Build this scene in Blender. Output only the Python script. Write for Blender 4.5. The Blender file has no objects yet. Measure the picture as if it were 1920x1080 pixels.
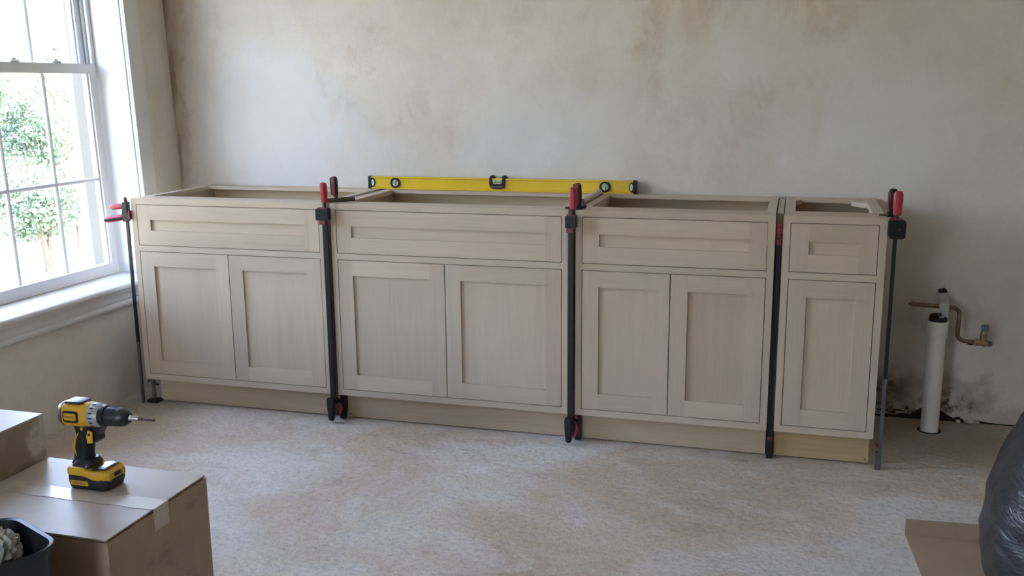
import bpy, bmesh, math, random
from mathutils import Vector, Matrix, noise

random.seed(7)
S = bpy.context.scene
COL = S.collection
PI = math.pi

# ------------------------------------------------------------------ camera
def make_camera():
    pi_, ya, ro = 0.2045, 0.2800, -0.0091
    f = Vector((-math.sin(ya) * math.cos(pi_), math.cos(ya) * math.cos(pi_), -math.sin(pi_)))
    r = Vector((math.cos(ya), math.sin(ya), 0))
    u = r.cross(f)
    r2 = math.cos(ro) * r + math.sin(ro) * u
    u2 = -math.sin(ro) * r + math.cos(ro) * u
    cd = bpy.data.cameras.new('camera')
    cd.sensor_fit = 'HORIZONTAL'
    cd.sensor_width = 36.0
    cd.lens = 36.0 * 1833.7 / 1920.0
    cd.clip_start, cd.clip_end = 0.05, 400
    co = bpy.data.objects.new('camera', cd)
    m = Matrix((r2, u2, -f)).transposed().to_4x4()
    m.translation = Vector((2.5975, -3.4028, 1.3147))
    co.matrix_world = m
    COL.objects.link(co)
    S.camera = co
make_camera()

# ------------------------------------------------------------------ light
SKY_STRENGTH = 0.36
SUN_STRENGTH = 0.9
EXPOSURE = 3.69
S.view_settings.view_transform = 'Standard'
S.view_settings.look = 'None'
S.view_settings.gamma = 1.0
S.view_settings.use_curve_mapping = False
S.view_settings.exposure = EXPOSURE
S.cycles.use_denoising = True
S.cycles.max_bounces = 6
S.cycles.diffuse_bounces = 4
S.cycles.glossy_bounces = 3
S.cycles.transparent_max_bounces = 10
S.cycles.use_adaptive_sampling = True
S.cycles.adaptive_threshold = 0.06
S.cycles.sample_clamp_indirect = 8.0
S.cycles.caustics_reflective = False
S.cycles.caustics_refractive = False

world = bpy.data.worlds.new('world')
S.world = world
world.use_nodes = True
wn = world.node_tree.nodes
bg = wn['Background']
sky = wn.new('ShaderNodeTexSky')
sky.sky_type = 'NISHITA'
sky.sun_disc = False
sky.sun_elevation = math.radians(52)
sky.sun_rotation = math.radians(60)
sky.air_density = 1.0
sky.dust_density = 3.5
sky.ozone_density = 1.0
tint = wn.new('ShaderNodeMix')
tint.data_type, tint.blend_type = 'RGBA', 'MULTIPLY'
tint.inputs[0].default_value = 1.0
tint.inputs[7].default_value = (1.04, 0.955, 0.96, 1)      # hazy summer sky
world.node_tree.links.new(sky.outputs[0], tint.inputs[6])
world.node_tree.links.new(tint.outputs[2], bg.inputs['Color'])
bg.inputs['Strength'].default_value = SKY_STRENGTH
world.cycles.sampling_method = 'AUTOMATIC'

sd = bpy.data.lights.new('sun', 'SUN')
sd.energy = SUN_STRENGTH
sd.angle = math.radians(1.0)
sd.color = (1.0, 0.95, 0.86)
so = bpy.data.objects.new('sun', sd)
so.rotation_euler = Vector((-0.55, -0.35, -0.95)).to_track_quat('-Z', 'Y').to_euler()
so.location = (6, 5, 12)
COL.objects.link(so)

# window geometry shared by openings and light portals
C = -0.1435            # left wall plane at the floor
LEAN = 0.031           # the old wall leans outwards
WY = 0.6023            # back wall plane
WIN1 = (-0.62, 0.285)
WIN2 = (-1.76, -0.855)
WZ = (0.475, 2.32)
REAR = (0.3, 1.2)      # unseen opening in the rear wall, added for fill daylight
ROOM_X1, ROOM_Y0, CEIL = 4.7, -5.6, 2.62

def portal(name, loc, rot, sx, sy):
    l = bpy.data.lights.new(name, 'AREA')
    l.shape = 'RECTANGLE'
    l.size, l.size_y = sx, sy
    l.cycles.is_portal = True
    o = bpy.data.objects.new(name, l)
    o.location, o.rotation_euler = loc, rot
    COL.objects.link(o)
for nm, (a, b) in (('sky_portal', WIN1), ('sky_portal', WIN2)):
    portal(nm, (C - 0.42, (a + b) / 2, 1.4), (0, -PI / 2, 0), 1.95, (b - a) + 0.1)
portal('sky_portal', ((REAR[0] + REAR[1]) / 2, ROOM_Y0 - 0.25, 1.08), (PI / 2, 0, PI), REAR[1] - REAR[0], 2.15)

# ------------------------------------------------------------------ materials
def new_mat(name):
    m = bpy.data.materials.new(name)
    m.use_nodes = True
    nt = m.node_tree
    return m, nt, nt.nodes['Principled BSDF']

def nd(nt, t, **kw):
    n = nt.nodes.new(t)
    for k, v in kw.items():
        setattr(n, k, v)
    return n

def ramp(nt, fac, stops):
    r = nd(nt, 'ShaderNodeValToRGB')
    els = r.color_ramp.elements
    while len(els) < len(stops):
        els.new(0.5)
    for e, (p, c) in zip(els, stops):
        e.position = p
        e.color = tuple(c) + (1,) if len(c) == 3 else c
    nt.links.new(fac, r.inputs[0])
    return r

def mix(nt, fac, a, b, blend='MIX'):
    n = nd(nt, 'ShaderNodeMix', data_type='RGBA', blend_type=blend)
    for sock, val in ((n.inputs[0], fac), (n.inputs[6], a), (n.inputs[7], b)):
        if hasattr(val, 'links') or isinstance(val, bpy.types.NodeSocket):
            nt.links.new(val, sock)
        elif isinstance(val, (tuple, list)):
            sock.default_value = tuple(val) + ((1,) if len(val) == 3 else ())
        else:
            sock.default_value = val
    return n.outputs[2]

def math_(nt, op, a, b=None, clamp=False):
    n = nd(nt, 'ShaderNodeMath', operation=op, use_clamp=clamp)
    for i, v in enumerate((a, b)):
        if v is None:
            continue
        if isinstance(v, bpy.types.NodeSocket):
            nt.links.new(v, n.inputs[i])
        else:
            n.inputs[i].default_value = v
    return n.outputs[0]

def coords(nt, scale=(1, 1, 1), rand=False):
    tc = nd(nt, 'ShaderNodeTexCoord')
    out = tc.outputs['Object']
    if rand:
        oi = nd(nt, 'ShaderNodeObjectInfo')
        v = nd(nt, 'ShaderNodeVectorMath', operation='ADD')
        nt.links.new(out, v.inputs[0])
        sc = nd(nt, 'ShaderNodeVectorMath', operation='SCALE')
        cmb = nd(nt, 'ShaderNodeCombineXYZ')
        for i in range(3):
            nt.links.new(oi.outputs['Random'], cmb.inputs[i])
        nt.links.new(cmb.outputs[0], sc.inputs[0])
        sc.inputs['Scale'].default_value = 37.0
        nt.links.new(sc.outputs[0], v.inputs[1])
        out = v.outputs[0]
    mp = nd(nt, 'ShaderNodeMapping')
    mp.inputs['Scale'].default_value = scale
    nt.links.new(out, mp.inputs['Vector'])
    return mp.outputs[0]

def noise_tex(nt, vec, scale, detail=4, rough=0.55, dist=0.0):
    n = nd(nt, 'ShaderNodeTexNoise')
    n.inputs['Scale'].default_value = scale
    n.inputs['Detail'].default_value = detail
    n.inputs['Roughness'].default_value = rough
    n.inputs['Distortion'].default_value = dist
    nt.links.new(vec, n.inputs['Vector'])
    return n.outputs[0]

def bump(nt, bs, h, strength, dist=0.002):
    b = nd(nt, 'ShaderNodeBump')
    b.inputs['Strength'].default_value = strength
    b.inputs['Distance'].default_value = dist
    nt.links.new(h, b.inputs['Height'])
    nt.links.new(b.outputs[0], bs.inputs['Normal'])
    return b

def simple(name, col, rough=0.5, metal=0.0, var=0.0, scale=20, bmp=0.0, spec=0.5, coat=0.0):
    m, nt, bs = new_mat(name)
    bs.inputs['Roughness'].default_value = rough
    bs.inputs['Metallic'].default_value = metal
    bs.inputs['Specular IOR Level'].default_value = spec
    bs.inputs['Coat Weight'].default_value = coat
    v = coords(nt)
    n = noise_tex(nt, v, scale, 4)
    lo = tuple(max(0, c * (1 - var)) for c in col)
    hi = tuple(min(1, c * (1 + var)) for c in col)
    r = ramp(nt, n, [(0.3, lo), (0.7, hi)])
    nt.links.new(r.outputs[0], bs.inputs['Base Color'])
    if bmp:
        bump(nt, bs, n, bmp)
    return m

def wood(name, col_a, col_b, axis, rough=0.55, fine=1.0):
    """plain sawn wood, grain running along the given axis"""
    m, nt, bs = new_mat(name)
    s = [26.0, 26.0, 26.0]
    s['xyz'.index(axis)] = 1.3
    v = coords(nt, tuple(s), rand=True)
    g = noise_tex(nt, v, 1.0 * fine, 6, 0.62, 0.5)
    s2 = [220.0, 220.0, 220.0]
    s2['xyz'.index(axis)] = 7.0
    v2 = coords(nt, tuple(s2), rand=True)
    g2 = noise_tex(nt, v2, 1.0, 3, 0.6)
    r = ramp(nt, g, [(0.25, col_a), (0.5, tuple((a + b) / 2 for a, b in zip(col_a, col_b))), (0.78, col_b)])
    r2 = ramp(nt, g2, [(0.3, (0.90, 0.90, 0.90)), (0.7, (1.05, 1.05, 1.05))])
    c = mix(nt, 0.5, r.outputs[0], r2.outputs[0], 'MULTIPLY')
    oi = nd(nt, 'ShaderNodeObjectInfo')
    tr = ramp(nt, oi.outputs['Random'], [(0.0, (0.93, 0.915, 0.905)), (0.5, (1, 1, 1)), (1.0, (1.06, 1.05, 1.03))])
    c = mix(nt, 1.0, c, tr.outputs[0], 'MULTIPLY')
    nt.links.new(c, bs.inputs['Base Color'])
    bs.inputs['Roughness'].default_value = rough
    bs.inputs['Specular IOR Level'].default_value = 0.3
    bump(nt, bs, g2, 0.12, 0.0006)
    return m

def blob_mask(nt, pos, blobs, warp_scale=6.0, warp=0.12, soft=0.35):
    """sum of wobbly elliptical patches in the x-z plane; pos is an object-space vector socket"""
    wn_ = nd(nt, 'ShaderNodeTexNoise')
    wn_.inputs['Scale'].default_value = warp_scale
    wn_.inputs['Detail'].default_value = 4
    wn_.inputs['Roughness'].default_value = 0.65
    nt.links.new(pos, wn_.inputs['Vector'])
    sub = nd(nt, 'ShaderNodeVectorMath', operation='SUBTRACT')
    nt.links.new(wn_.outputs['Color'], sub.inputs[0])
    sub.inputs[1].default_value = (0.5, 0.5, 0.5)
    sc = nd(nt, 'ShaderNodeVectorMath', operation='SCALE')
    sc.inputs['Scale'].default_value = warp * 2.2
    nt.links.new(sub.outputs[0], sc.inputs[0])
    ad = nd(nt, 'ShaderNodeVectorMath', operation='ADD')
    nt.links.new(pos, ad.inputs[0])
    nt.links.new(sc.outputs[0], ad.inputs[1])
    total = None
    for (x, z, rx, rz, amt) in blobs:
        mp = nd(nt, 'ShaderNodeMapping', vector_type='POINT')
        mp.inputs['Location'].default_value = (-x / rx, 0, -z / rz)
        mp.inputs['Scale'].default_value = (1 / rx, 0, 1 / rz)
        nt.links.new(ad.outputs[0], mp.inputs['Vector'])
        ln = nd(nt, 'ShaderNodeVectorMath', operation='LENGTH')
        nt.links.new(mp.outputs[0], ln.inputs[0])
        mr = nd(nt, 'ShaderNodeMapRange', interpolation_type='SMOOTHSTEP')
        mr.inputs['From Min'].default_value = 1.0
        mr.inputs['From Max'].default_value = 1.0 - soft
        mr.inputs['To Min'].default_value = 0.0
        mr.inputs['To Max'].default_value = amt
        nt.links.new(ln.outputs['Value'], mr.inputs['Value'])
        total = mr.outputs[0] if total is None else math_(nt, 'MAXIMUM', total, mr.outputs[0])
    return total

def plaster(name, tan_blobs=(), damp_blobs=(), mould_blobs=(), pale_blobs=(), gain=1.0, corner_blobs=()):
    m, nt, bs = new_mat(name)
    pos = nd(nt, 'ShaderNodeTexCoord').outputs['Object']
    big = noise_tex(nt, pos, 1.3, 5, 0.6, 0.4)
    mid = noise_tex(nt, coords(nt, (1, 1, 0.7)), 5.0, 5, 0.68, 0.8)
    fine = noise_tex(nt, pos, 60, 5, 0.6)
    base = ramp(nt, big, [(p, tuple(min(0.85, gain * q) for q in c)) for p, c in ((0.3, (0.60, 0.54, 0.475)), (0.52, (0.665, 0.605, 0.54)), (0.72, (0.70, 0.65, 0.585)))])
    tanr = ramp(nt, mid, [(0.42, (1, 1, 1)), (0.6, (0.965, 0.95, 0.93)), (0.78, (0.90, 0.86, 0.81))])
    c = mix(nt, 1.0, base.outputs[0], tanr.outputs[0], 'MULTIPLY')
    fr = ramp(nt, fine, [(0.3, (0.97, 0.97, 0.97)), (0.7, (1.02, 1.02, 1.02))])
    c = mix(nt, 1.0, c, fr.outputs[0], 'MULTIPLY')
    if pale_blobs:
        c = mix(nt, blob_mask(nt, pos, pale_blobs, 3.0, 0.16, 0.6), c, (0.69, 0.695, 0.705))  # pale plaster patches, their bluish tone painted in for window skylight
    if tan_blobs:
        streak = ramp(nt, noise_tex(nt, coords(nt, (1.0, 1.0, 0.42)), 9.0, 5, 0.7, 0.7), [(0.40, (0.10, 0.10, 0.10)), (0.56, (1, 1, 1))])
        tm = math_(nt, 'MULTIPLY', blob_mask(nt, pos, tan_blobs, 6.0, 0.20, 0.75), streak.outputs[0])
        c = mix(nt, tm, c, (0.525, 0.43, 0.355))
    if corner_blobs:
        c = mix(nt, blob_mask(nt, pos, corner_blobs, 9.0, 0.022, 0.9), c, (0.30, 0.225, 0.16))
    if damp_blobs:
        c = mix(nt, blob_mask(nt, pos, damp_blobs, 9.0, 0.16, 0.85), c, (0.27, 0.22, 0.17))
    if mould_blobs:
        mk = blob_mask(nt, pos, mould_blobs, 22.0, 0.07, 0.8)
        sp = ramp(nt, noise_tex(nt, pos, 30, 6, 0.7), [(0.42, (0, 0, 0)), (0.6, (1, 1, 1))])
        mk = math_(nt, 'MULTIPLY', mk, sp.outputs[0])
        c = mix(nt, mk, c, (0.07, 0.055, 0.045))
    nt.links.new(c, bs.inputs['Base Color'])
    bs.inputs['Roughness'].default_value = 0.9
    bs.inputs['Specular IOR Level'].default_value = 0.2
    h = math_(nt, 'ADD', math_(nt, 'MULTIPLY', mid, 1.0), math_(nt, 'MULTIPLY', fine, 0.16))
    bump(nt, bs, h, 0.45, 0.006)
    return m

M = {}
M['face_v'] = wood('maple_vertical', (0.485, 0.378, 0.280), (0.56, 0.448, 0.337), 'z')
M['face_h'] = wood('maple_horizontal', (0.50, 0.393, 0.29), (0.575, 0.463, 0.347), 'x')
M['face_d'] = wood('maple_depth', (0.51, 0.42, 0.335), (0.60, 0.50, 0.41), 'y')
M['ply'] = wood('plywood', (0.56, 0.43, 0.28), (0.66, 0.53, 0.37), 'x', 0.6)
M['ply_v'] = wood('plywood_vertical', (0.42, 0.31, 0.20), (0.53, 0.41, 0.28), 'z', 0.6)
M['toe'] = wood('toe_kick_board', (0.47, 0.355, 0.235), (0.57, 0.445, 0.31), 'x', 0.6)
M['toe_yellow'] = wood('toe_kick_yellow_board', (0.44, 0.31, 0.14), (0.56, 0.41, 0.21), 'x', 0.6)
M['filler'] = wood('pale_filler', (0.55, 0.49, 0.41), (0.66, 0.60, 0.52), 'y', 0.6)
M['white'] = simple('white_paint', (0.72, 0.71, 0.69), 0.38, var=0.03, scale=8)
M['white_wall'] = simple('white_emulsion', (0.84, 0.82, 0.78), 0.85, var=0.02, scale=4)
M['white_old'] = simple('worn_white_paint', (0.74, 0.72, 0.69), 0.45, var=0.05, scale=9, bmp=0.05)
M['vinyl'] = simple('white_sash', (0.78, 0.78, 0.78), 0.35, var=0.02)
M['beige'] = simple('beige_exterior', (0.20, 0.18, 0.15), 0.8, var=0.05)
M['black'] = simple('black_plastic', (0.008, 0.008, 0.009), 0.42, var=0.2, scale=60, spec=0.3)
M['black_soft'] = simple('black_rubber', (0.012, 0.012, 0.013), 0.55, var=0.25, scale=80, bmp=0.1, spec=0.3)
M['red'] = simple('red_plastic', (0.36, 0.022, 0.030), 0.4, var=0.12, scale=40)
M['dark_red'] = simple('dark_red_plastic', (0.16, 0.015, 0.02), 0.45, var=0.15, scale=40)
M['bar'] = simple('black_steel', (0.014, 0.013, 0.013), 0.38, 0.1, var=0.2, scale=30, spec=0.35)
M['steel'] = simple('grey_steel', (0.14, 0.135, 0.13), 0.42, 0.7, var=0.15, scale=30)
M['chrome'] = simple('bright_steel', (0.62, 0.62, 0.62), 0.25, 1.0, var=0.08, scale=30)
M['bronze'] = simple('brown_oxide_steel', (0.12, 0.085, 0.065), 0.5, 0.5, var=0.25, scale=50)
M['copper'] = simple('aged_copper', (0.19, 0.115, 0.075), 0.45, 0.65, var=0.3, scale=60, bmp=0.1)
M['brass'] = simple('aged_brass', (0.36, 0.25, 0.13), 0.4, 0.8, var=0.25, scale=60)
M['blue'] = simple('blue_valve_cap', (0.10, 0.17, 0.23), 0.5, var=0.15)
M['navy'] = simple('navy_nut', (0.05, 0.055, 0.10), 0.5, var=0.15)
M['pvc'] = simple('cream_pvc', (0.66, 0.63, 0.55), 0.38, var=0.06, scale=12)
M['grey_strap'] = simple('grey_fabric_tape', (0.42, 0.40, 0.36), 0.6, var=0.12, scale=50, bmp=0.2)
M['hole'] = simple('dark_cavity', (0.018, 0.014, 0.012), 0.95, var=0.3)
M['chip'] = simple('broken_plaster', (0.42, 0.37, 0.31), 0.95, var=0.2, scale=40, bmp=0.4)
M['level'] = simple('yellow_enamel', (0.73, 0.47, 0.012), 0.34, var=0.04, scale=10)
M['vial'] = simple('green_vial', (0.46, 0.66, 0.30), 0.15, var=0.08, scale=30, coat=0.5)
M['vial_pale'] = simple('pale_lens', (0.70, 0.75, 0.68), 0.15, var=0.05, coat=0.5)
M['vial_line'] = simple('vial_line', (0.05, 0.09, 0.05), 0.5)
M['drill_yellow'] = simple('drill_yellow', (0.72, 0.40, 0.022), 0.4, var=0.05, scale=40)
M['drill_dark'] = simple('drill_charcoal', (0.018, 0.019, 0.022), 0.36, var=0.2, scale=60)
M['drill_grey'] = simple('drill_grey_collar', (0.42, 0.42, 0.41), 0.4, 0.2, var=0.06)
M['drill_black_letter'] = simple('badge_black', (0.05, 0.04, 0.02), 0.5)
M['screen'] = simple('battery_gauge', (0.16, 0.17, 0.18), 0.25, var=0.1)
M['tape'] = simple('glossy_clear_tape', (0.57, 0.49, 0.41), 0.26, var=0.06, scale=14, bmp=0.35, spec=0.8, coat=0.4)
M['bin'] = simple('black_bin_plastic', (0.020, 0.022, 0.027), 0.28, var=0.2, scale=40)
M['paper'] = simple('crumpled_paper', (0.46, 0.44, 0.38), 0.8, var=0.12, scale=25, bmp=0.3)
M['debris'] = simple('brown_debris', (0.10, 0.075, 0.055), 0.9, var=0.4, scale=60, bmp=0.4)
M['bark'] = simple('grey_bark', (0.13, 0.105, 0.085), 0.9, var=0.3, scale=18, bmp=0.4)

def cardboard(name, stains):
    m, nt, bs = new_mat(name)
    pos = nd(nt, 'ShaderNodeTexCoord').outputs['Object']
    big = noise_tex(nt, pos, 5, 5, 0.6)
    fib = noise_tex(nt, coords(nt, (260, 260, 14)), 1.0, 3)
    r = ramp(nt, big, [(0.3, (0.365, 0.255, 0.165)), (0.7, (0.435, 0.315, 0.21))])
    fr = ramp(nt, fib, [(0.3, (0.95, 0.95, 0.95)), (0.7, (1.04, 1.04, 1.04))])
    c = mix(nt, 1.0, r.outputs[0], fr.outputs[0], 'MULTIPLY')
    if stains:
        mk = ramp(nt, noise_tex(nt, pos, 9, 7, 0.7, 0.6), [(0.55, (0, 0, 0)), (0.68, (1, 1, 1))])
        c = mix(nt, math_(nt, 'MULTIPLY', mk.outputs[0], 0.55), c, (0.16, 0.11, 0.075))
    nt.links.new(c, bs.inputs['Base Color'])
    bs.inputs['Roughness'].default_value = 0.42
    bs.inputs['Specular IOR Level'].default_value = 0.5
    bump(nt, bs, big, 0.12, 0.004)
    return m
M['card'] = cardboard('cardboard', False)
M['card_top'] = simple('window_lit_cardboard', (0.50, 0.42, 0.35), 0.42, var=0.06, scale=9, bmp=0.08)  # box tops coloured paler to stand in for window light on them
M['card_dirty'] = cardboard('smudged_cardboard', True)

def card_peeled():
    m, nt, bs = new_mat('peeled_cardboard')
    pos = nd(nt, 'ShaderNodeTexCoord').outputs['Object']
    n = noise_tex(nt, pos, 9, 5, 0.55, 0.25)
    r = ramp(nt, n, [(0.40, (0.33, 0.25, 0.18)), (0.48, (0.40, 0.32, 0.25)), (0.55, (0.60, 0.56, 0.50)), (0.68, (0.48, 0.42, 0.35))])
    nt.links.new(r.outputs[0], bs.inputs['Base Color'])
    bs.inputs['Roughness'].default_value = 0.5
    bump(nt, bs, n, 0.5, 0.012)
    return m
M['card_peeled'] = card_peeled()

def concrete():
    m, nt, bs = new_mat('bare_concrete')
    pos = nd(nt, 'ShaderNodeTexCoord').outputs['Object']
    big = noise_tex(nt, pos, 0.9, 6, 0.62, 0.5)
    tan = noise_tex(nt, coords(nt, (1, 1.3, 1)), 1.25, 5, 0.66, 0.6)
    grit = noise_tex(nt, pos, 55, 5, 0.75)
    blot = noise_tex(nt, coords(nt, (1.0, 1.3, 1)), 4.2, 6, 0.72, 0.5)
    c0 = ramp(nt, big, [(0.3, (0.56, 0.485, 0.405)), (0.52, (0.66, 0.59, 0.515)), (0.72, (0.72, 0.66, 0.60))])
    mt = ramp(nt, tan, [(0.44, (0, 0, 0)), (0.60, (0.9, 0.9, 0.9))])
    c = mix(nt, mt.outputs[0], c0.outputs[0], (0.55, 0.425, 0.305))
    mb = ramp(nt, blot, [(0.55, (0, 0, 0)), (0.75, (0.8, 0.8, 0.8))])
    c = mix(nt, mb.outputs[0], c, (0.72, 0.68, 0.63))
    g = ramp(nt, grit, [(0.30, (0.66, 0.65, 0.64)), (0.5, (1, 1, 1)), (0.72, (1.16, 1.16, 1.16))])
    c = mix(nt, 0.9, c, g.outputs[0], 'MULTIPLY')
    cr = ramp(nt, noise_tex(nt, coords(nt, (1.0, 1.7, 1)), 2.2, 6, 0.78, 1.0), [(0.56, (1, 1, 1)), (0.70, (0.76, 0.73, 0.69))])
    c = mix(nt, 1.0, c, cr.outputs[0], 'MULTIPLY')
    # damp brown patch along the wall by the drain and under the window
    dk = blob_mask_xy(nt, pos, [(3.2, 0.42, 0.55, 0.42, 0.62), (0.05, -0.02, 0.35, 0.2, 0.5), (0.1, -0.45, 0.5, 0.5, 0.28)], 5.0, 0.10, 0.7)
    c = mix(nt, dk, c, (0.235, 0.195, 0.15))
    nt.links.new(c, bs.inputs['Base Color'])
    bs.inputs['Roughness'].default_value = 0.62
    bs.inputs['Specular IOR Level'].default_value = 0.45
    h = math_(nt, 'ADD', math_(nt, 'MULTIPLY', grit, 0.35), math_(nt, 'MULTIPLY', blot, 1.0))
    bump(nt, bs, h, 0.8, 0.012)
    return m

def blob_mask_xy(nt, pos, blobs, ws, w, soft):
    sep = nd(nt, 'ShaderNodeSeparateXYZ')
    nt.links.new(pos, sep.inputs[0])
    cmb = nd(nt, 'ShaderNodeCombineXYZ')
    nt.links.new(sep.outputs[0], cmb.inputs[0])
    nt.links.new(sep.outputs[1], cmb.inputs[2])
    return blob_mask(nt, cmb.outputs[0], blobs, ws, w, soft)
M['concrete'] = concrete()

M['plaster_back'] = plaster(
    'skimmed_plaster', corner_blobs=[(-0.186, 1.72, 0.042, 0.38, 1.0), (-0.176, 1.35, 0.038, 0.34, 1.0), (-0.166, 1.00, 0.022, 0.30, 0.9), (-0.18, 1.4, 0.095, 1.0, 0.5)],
    tan_blobs=[(0.63, 1.30, 0.13, 0.20, 0.48), (0.80, 1.48, 0.05, 0.20, 0.72), (1.00, 1.20, 0.12, 0.22, 0.64), (1.20, 1.12, 0.16, 0.09, 0.48),
               (2.06, 1.50, 0.10, 0.34, 0.88), (2.20, 1.62, 0.16, 0.30, 0.64), (2.30, 1.17, 0.24, 0.16, 0.64), (2.62, 1.60, 0.30, 0.16, 0.67),
               (2.50, 1.30, 0.30, 0.10, 0.56), (2.26, 0.98, 0.14, 0.14, 0.56), (-0.16, 1.25, 0.09, 1.3, 1.00), (1.45, 1.62, 0.30, 0.20, 0.35),
               (3.52, 1.25, 0.12, 0.5, 0.72), (1.75, 1.9, 0.8, 0.2, 0.48)],
    pale_blobs=[(0.35, 1.15, 0.50, 0.42, 0.55), (1.60, 1.10, 0.45, 0.28, 0.35), (2.38, 1.42, 0.14, 0.18, 0.22), (2.95, 1.15, 0.35, 0.30, 0.35)],
    damp_blobs=[(3.02, 0.10, 0.20, 0.15, 0.75), (3.31, 0.11, 0.14, 0.11, 0.6), (3.17, 0.14, 0.20, 0.12, 0.6), (3.2, 0.42, 0.22, 0.12, 0.25), (3.5, 0.0, 0.5, 0.12, 0.45)],
    mould_blobs=[(2.98, 0.10, 0.12, 0.11, 0.9), (3.22, 0.07, 0.16, 0.08, 1.0), (3.08, 0.02, 0.25, 0.05, 1.0)])
M['plaster'] = plaster('old_plaster', tan_blobs=[(0, 0.2, 3, 0.5, 0.35)])
M['plaster_left'] = plaster('tan_plaster', tan_blobs=[(-0.2, 0.0, 3, 0.3, 0.3)], gain=1.16)

def glass():
    m, nt, bs = new_mat('window_glass')
    nt.nodes.remove(bs)
    tr = nd(nt, 'ShaderNodeBsdfTransparent')
    tr.inputs[0].default_value = (0.97, 0.985, 0.98, 1)
    gl = nd(nt, 'ShaderNodeBsdfGlossy')
    gl.inputs['Roughness'].default_value = 0.02
    fr = nd(nt, 'ShaderNodeLayerWeight')
    fr.inputs['Blend'].default_value = 0.5
    pw = math_(nt, 'POWER', fr.outputs['Facing'], 5.0)
    fc = math_(nt, 'ADD', math_(nt, 'MULTIPLY', pw, 0.7), 0.02)
    mx = nd(nt, 'ShaderNodeMixShader')
    nt.links.new(fc, mx.inputs[0])
    nt.links.new(tr.outputs[0], mx.inputs[1])
    nt.links.new(gl.outputs[0], mx.inputs[2])
    nt.links.new(mx.outputs[0], nt.nodes['Material Output'].inputs[0])
    return m
M['glass'] = glass()

def bag_mat():
    m, nt, bs = new_mat('black_bag_film')
    bs.inputs['Base Color'].default_value = (0.012, 0.013, 0.019, 1)
    bs.inputs['Roughness'].default_value = 0.27
    bs.inputs['Specular IOR Level'].default_value = 0.65
    n = noise_tex(nt, coords(nt, (1, 1, 2.2)), 14, 5, 0.6, 1.0)
    bump(nt, bs, n, 0.36, 0.02)
    return m
M['bag'] = bag_mat()

def leaf_mat(name, a, b):
    m, nt, bs = new_mat(name)
    r = ramp(nt, noise_tex(nt, coords(nt), 2.2, 3), [(0.3, a), (0.7, b)])
    nt.links.new(r.outputs[0], bs.inputs['Base Color'])
    bs.inputs['Roughness'].default_value = 0.6
    bs.inputs['Transmission Weight'].default_value = 0.0
    return m
M['leaf'] = leaf_mat('green_leaves', (0.055, 0.095, 0.065), (0.11, 0.165, 0.115))
M['leaf_pale'] = leaf_mat('pale_leaves', (0.14, 0.18, 0.14), (0.22, 0.24, 0.20))
M['lawn'] = leaf_mat('dry_lawn', (0.20, 0.22, 0.13), (0.34, 0.32, 0.22))

# ------------------------------------------------------------------ mesh helpers
def lean_x(z):
    return -LEAN * z

def finish(name, bm, mat, parent=None, bevel=0.0, seg=1, smooth=True, lean=False, loc=None, angle=32):
    if bevel:
        bmesh.ops.bevel(bm, geom=[e for e in bm.edges if len(e.link_faces) == 2 and e.calc_face_angle(0) > 0.5],
                        offset=bevel, segments=seg, affect='EDGES', profile=0.6, clamp_overlap=True)
    if lean:
        for v in bm.verts:
            v.co.x += lean_x(v.co.z)
    bmesh.ops.recalc_face_normals(bm, faces=bm.faces)
    me = bpy.data.meshes.new(name)
    bm.to_mesh(me)
    bm.free()
    if smooth:
        me.shade_smooth()
        me.set_sharp_from_angle(angle=math.radians(angle))
    me.materials.append(M[mat] if isinstance(mat, str) else mat)
    o = bpy.data.objects.new(name, me)
    COL.objects.link(o)
    if parent is not None:
        o.parent = parent
    if loc is not None:
        o.location = loc
    return o

def box(bm, x0, x1, y0, y1, z0, z1):
    v = [bm.verts.new((x, y, z)) for x in (x0, x1) for y in (y0, y1) for z in (z0, z1)]
    for f in ((0, 1, 3, 2), (4, 6, 7, 5), (0, 4, 5, 1), (2, 3, 7, 6), (0, 2, 6, 4), (1, 5, 7, 3)):
        bm.faces.new([v[i] for i in f])

def bx(name, x0, x1, y0, y1, z0, z1, mat, parent=None, bevel=0.0012, seg=1, lean=False, rot=None):
    bm = bmesh.new()
    box(bm, x0, x1, y0, y1, z0, z1)
    if rot is not None:
        ctr = Vector(((x0 + x1) / 2, (y0 + y1) / 2, (z0 + z1) / 2))
        bmesh.ops.rotate(bm, verts=bm.verts, cent=ctr, matrix=rot)
    return finish(name, bm, mat, parent, bevel, seg, lean=lean)

def loft(bm, secs, close=True, cap=True):
    rings = [[bm.verts.new(p) for p in s] for s in secs]
    n = len(rings[0])
    for a, b in zip(rings, rings[1:]):
        for i in range(n if close else n - 1):
            j = (i + 1) % n
            bm.faces.new((a[i], a[j], b[j], b[i]))
    if cap:
        bm.faces.new(rings[0][::-1])
        bm.faces.new(rings[-1])
    return rings

def prism(bm, pts, axis, a, b):
    def P(p, t):
        return {'x': (t, p[0], p[1]), 'y': (p[0], t, p[1]), 'z': (p[0], p[1], t)}[axis]
    loft(bm, [[P(p, a) for p in pts], [P(p, b) for p in pts]])

def rrect(w, h, r, n=4, cx=0.0, cy=0.0):
    r = min(r, w / 2 - 1e-5, h / 2 - 1e-5)
    out = []
    for k, (sx, sy) in enumerate(((1, 1), (-1, 1), (-1, -1), (1, -1))):
        for i in range(n + 1):
            t = PI / 2 * (k + i / n)
            out.append((cx + sx * (w / 2 - r) + r * math.cos(t), cy + sy * (h / 2 - r) + r * math.sin(t)))
    return out

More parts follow.
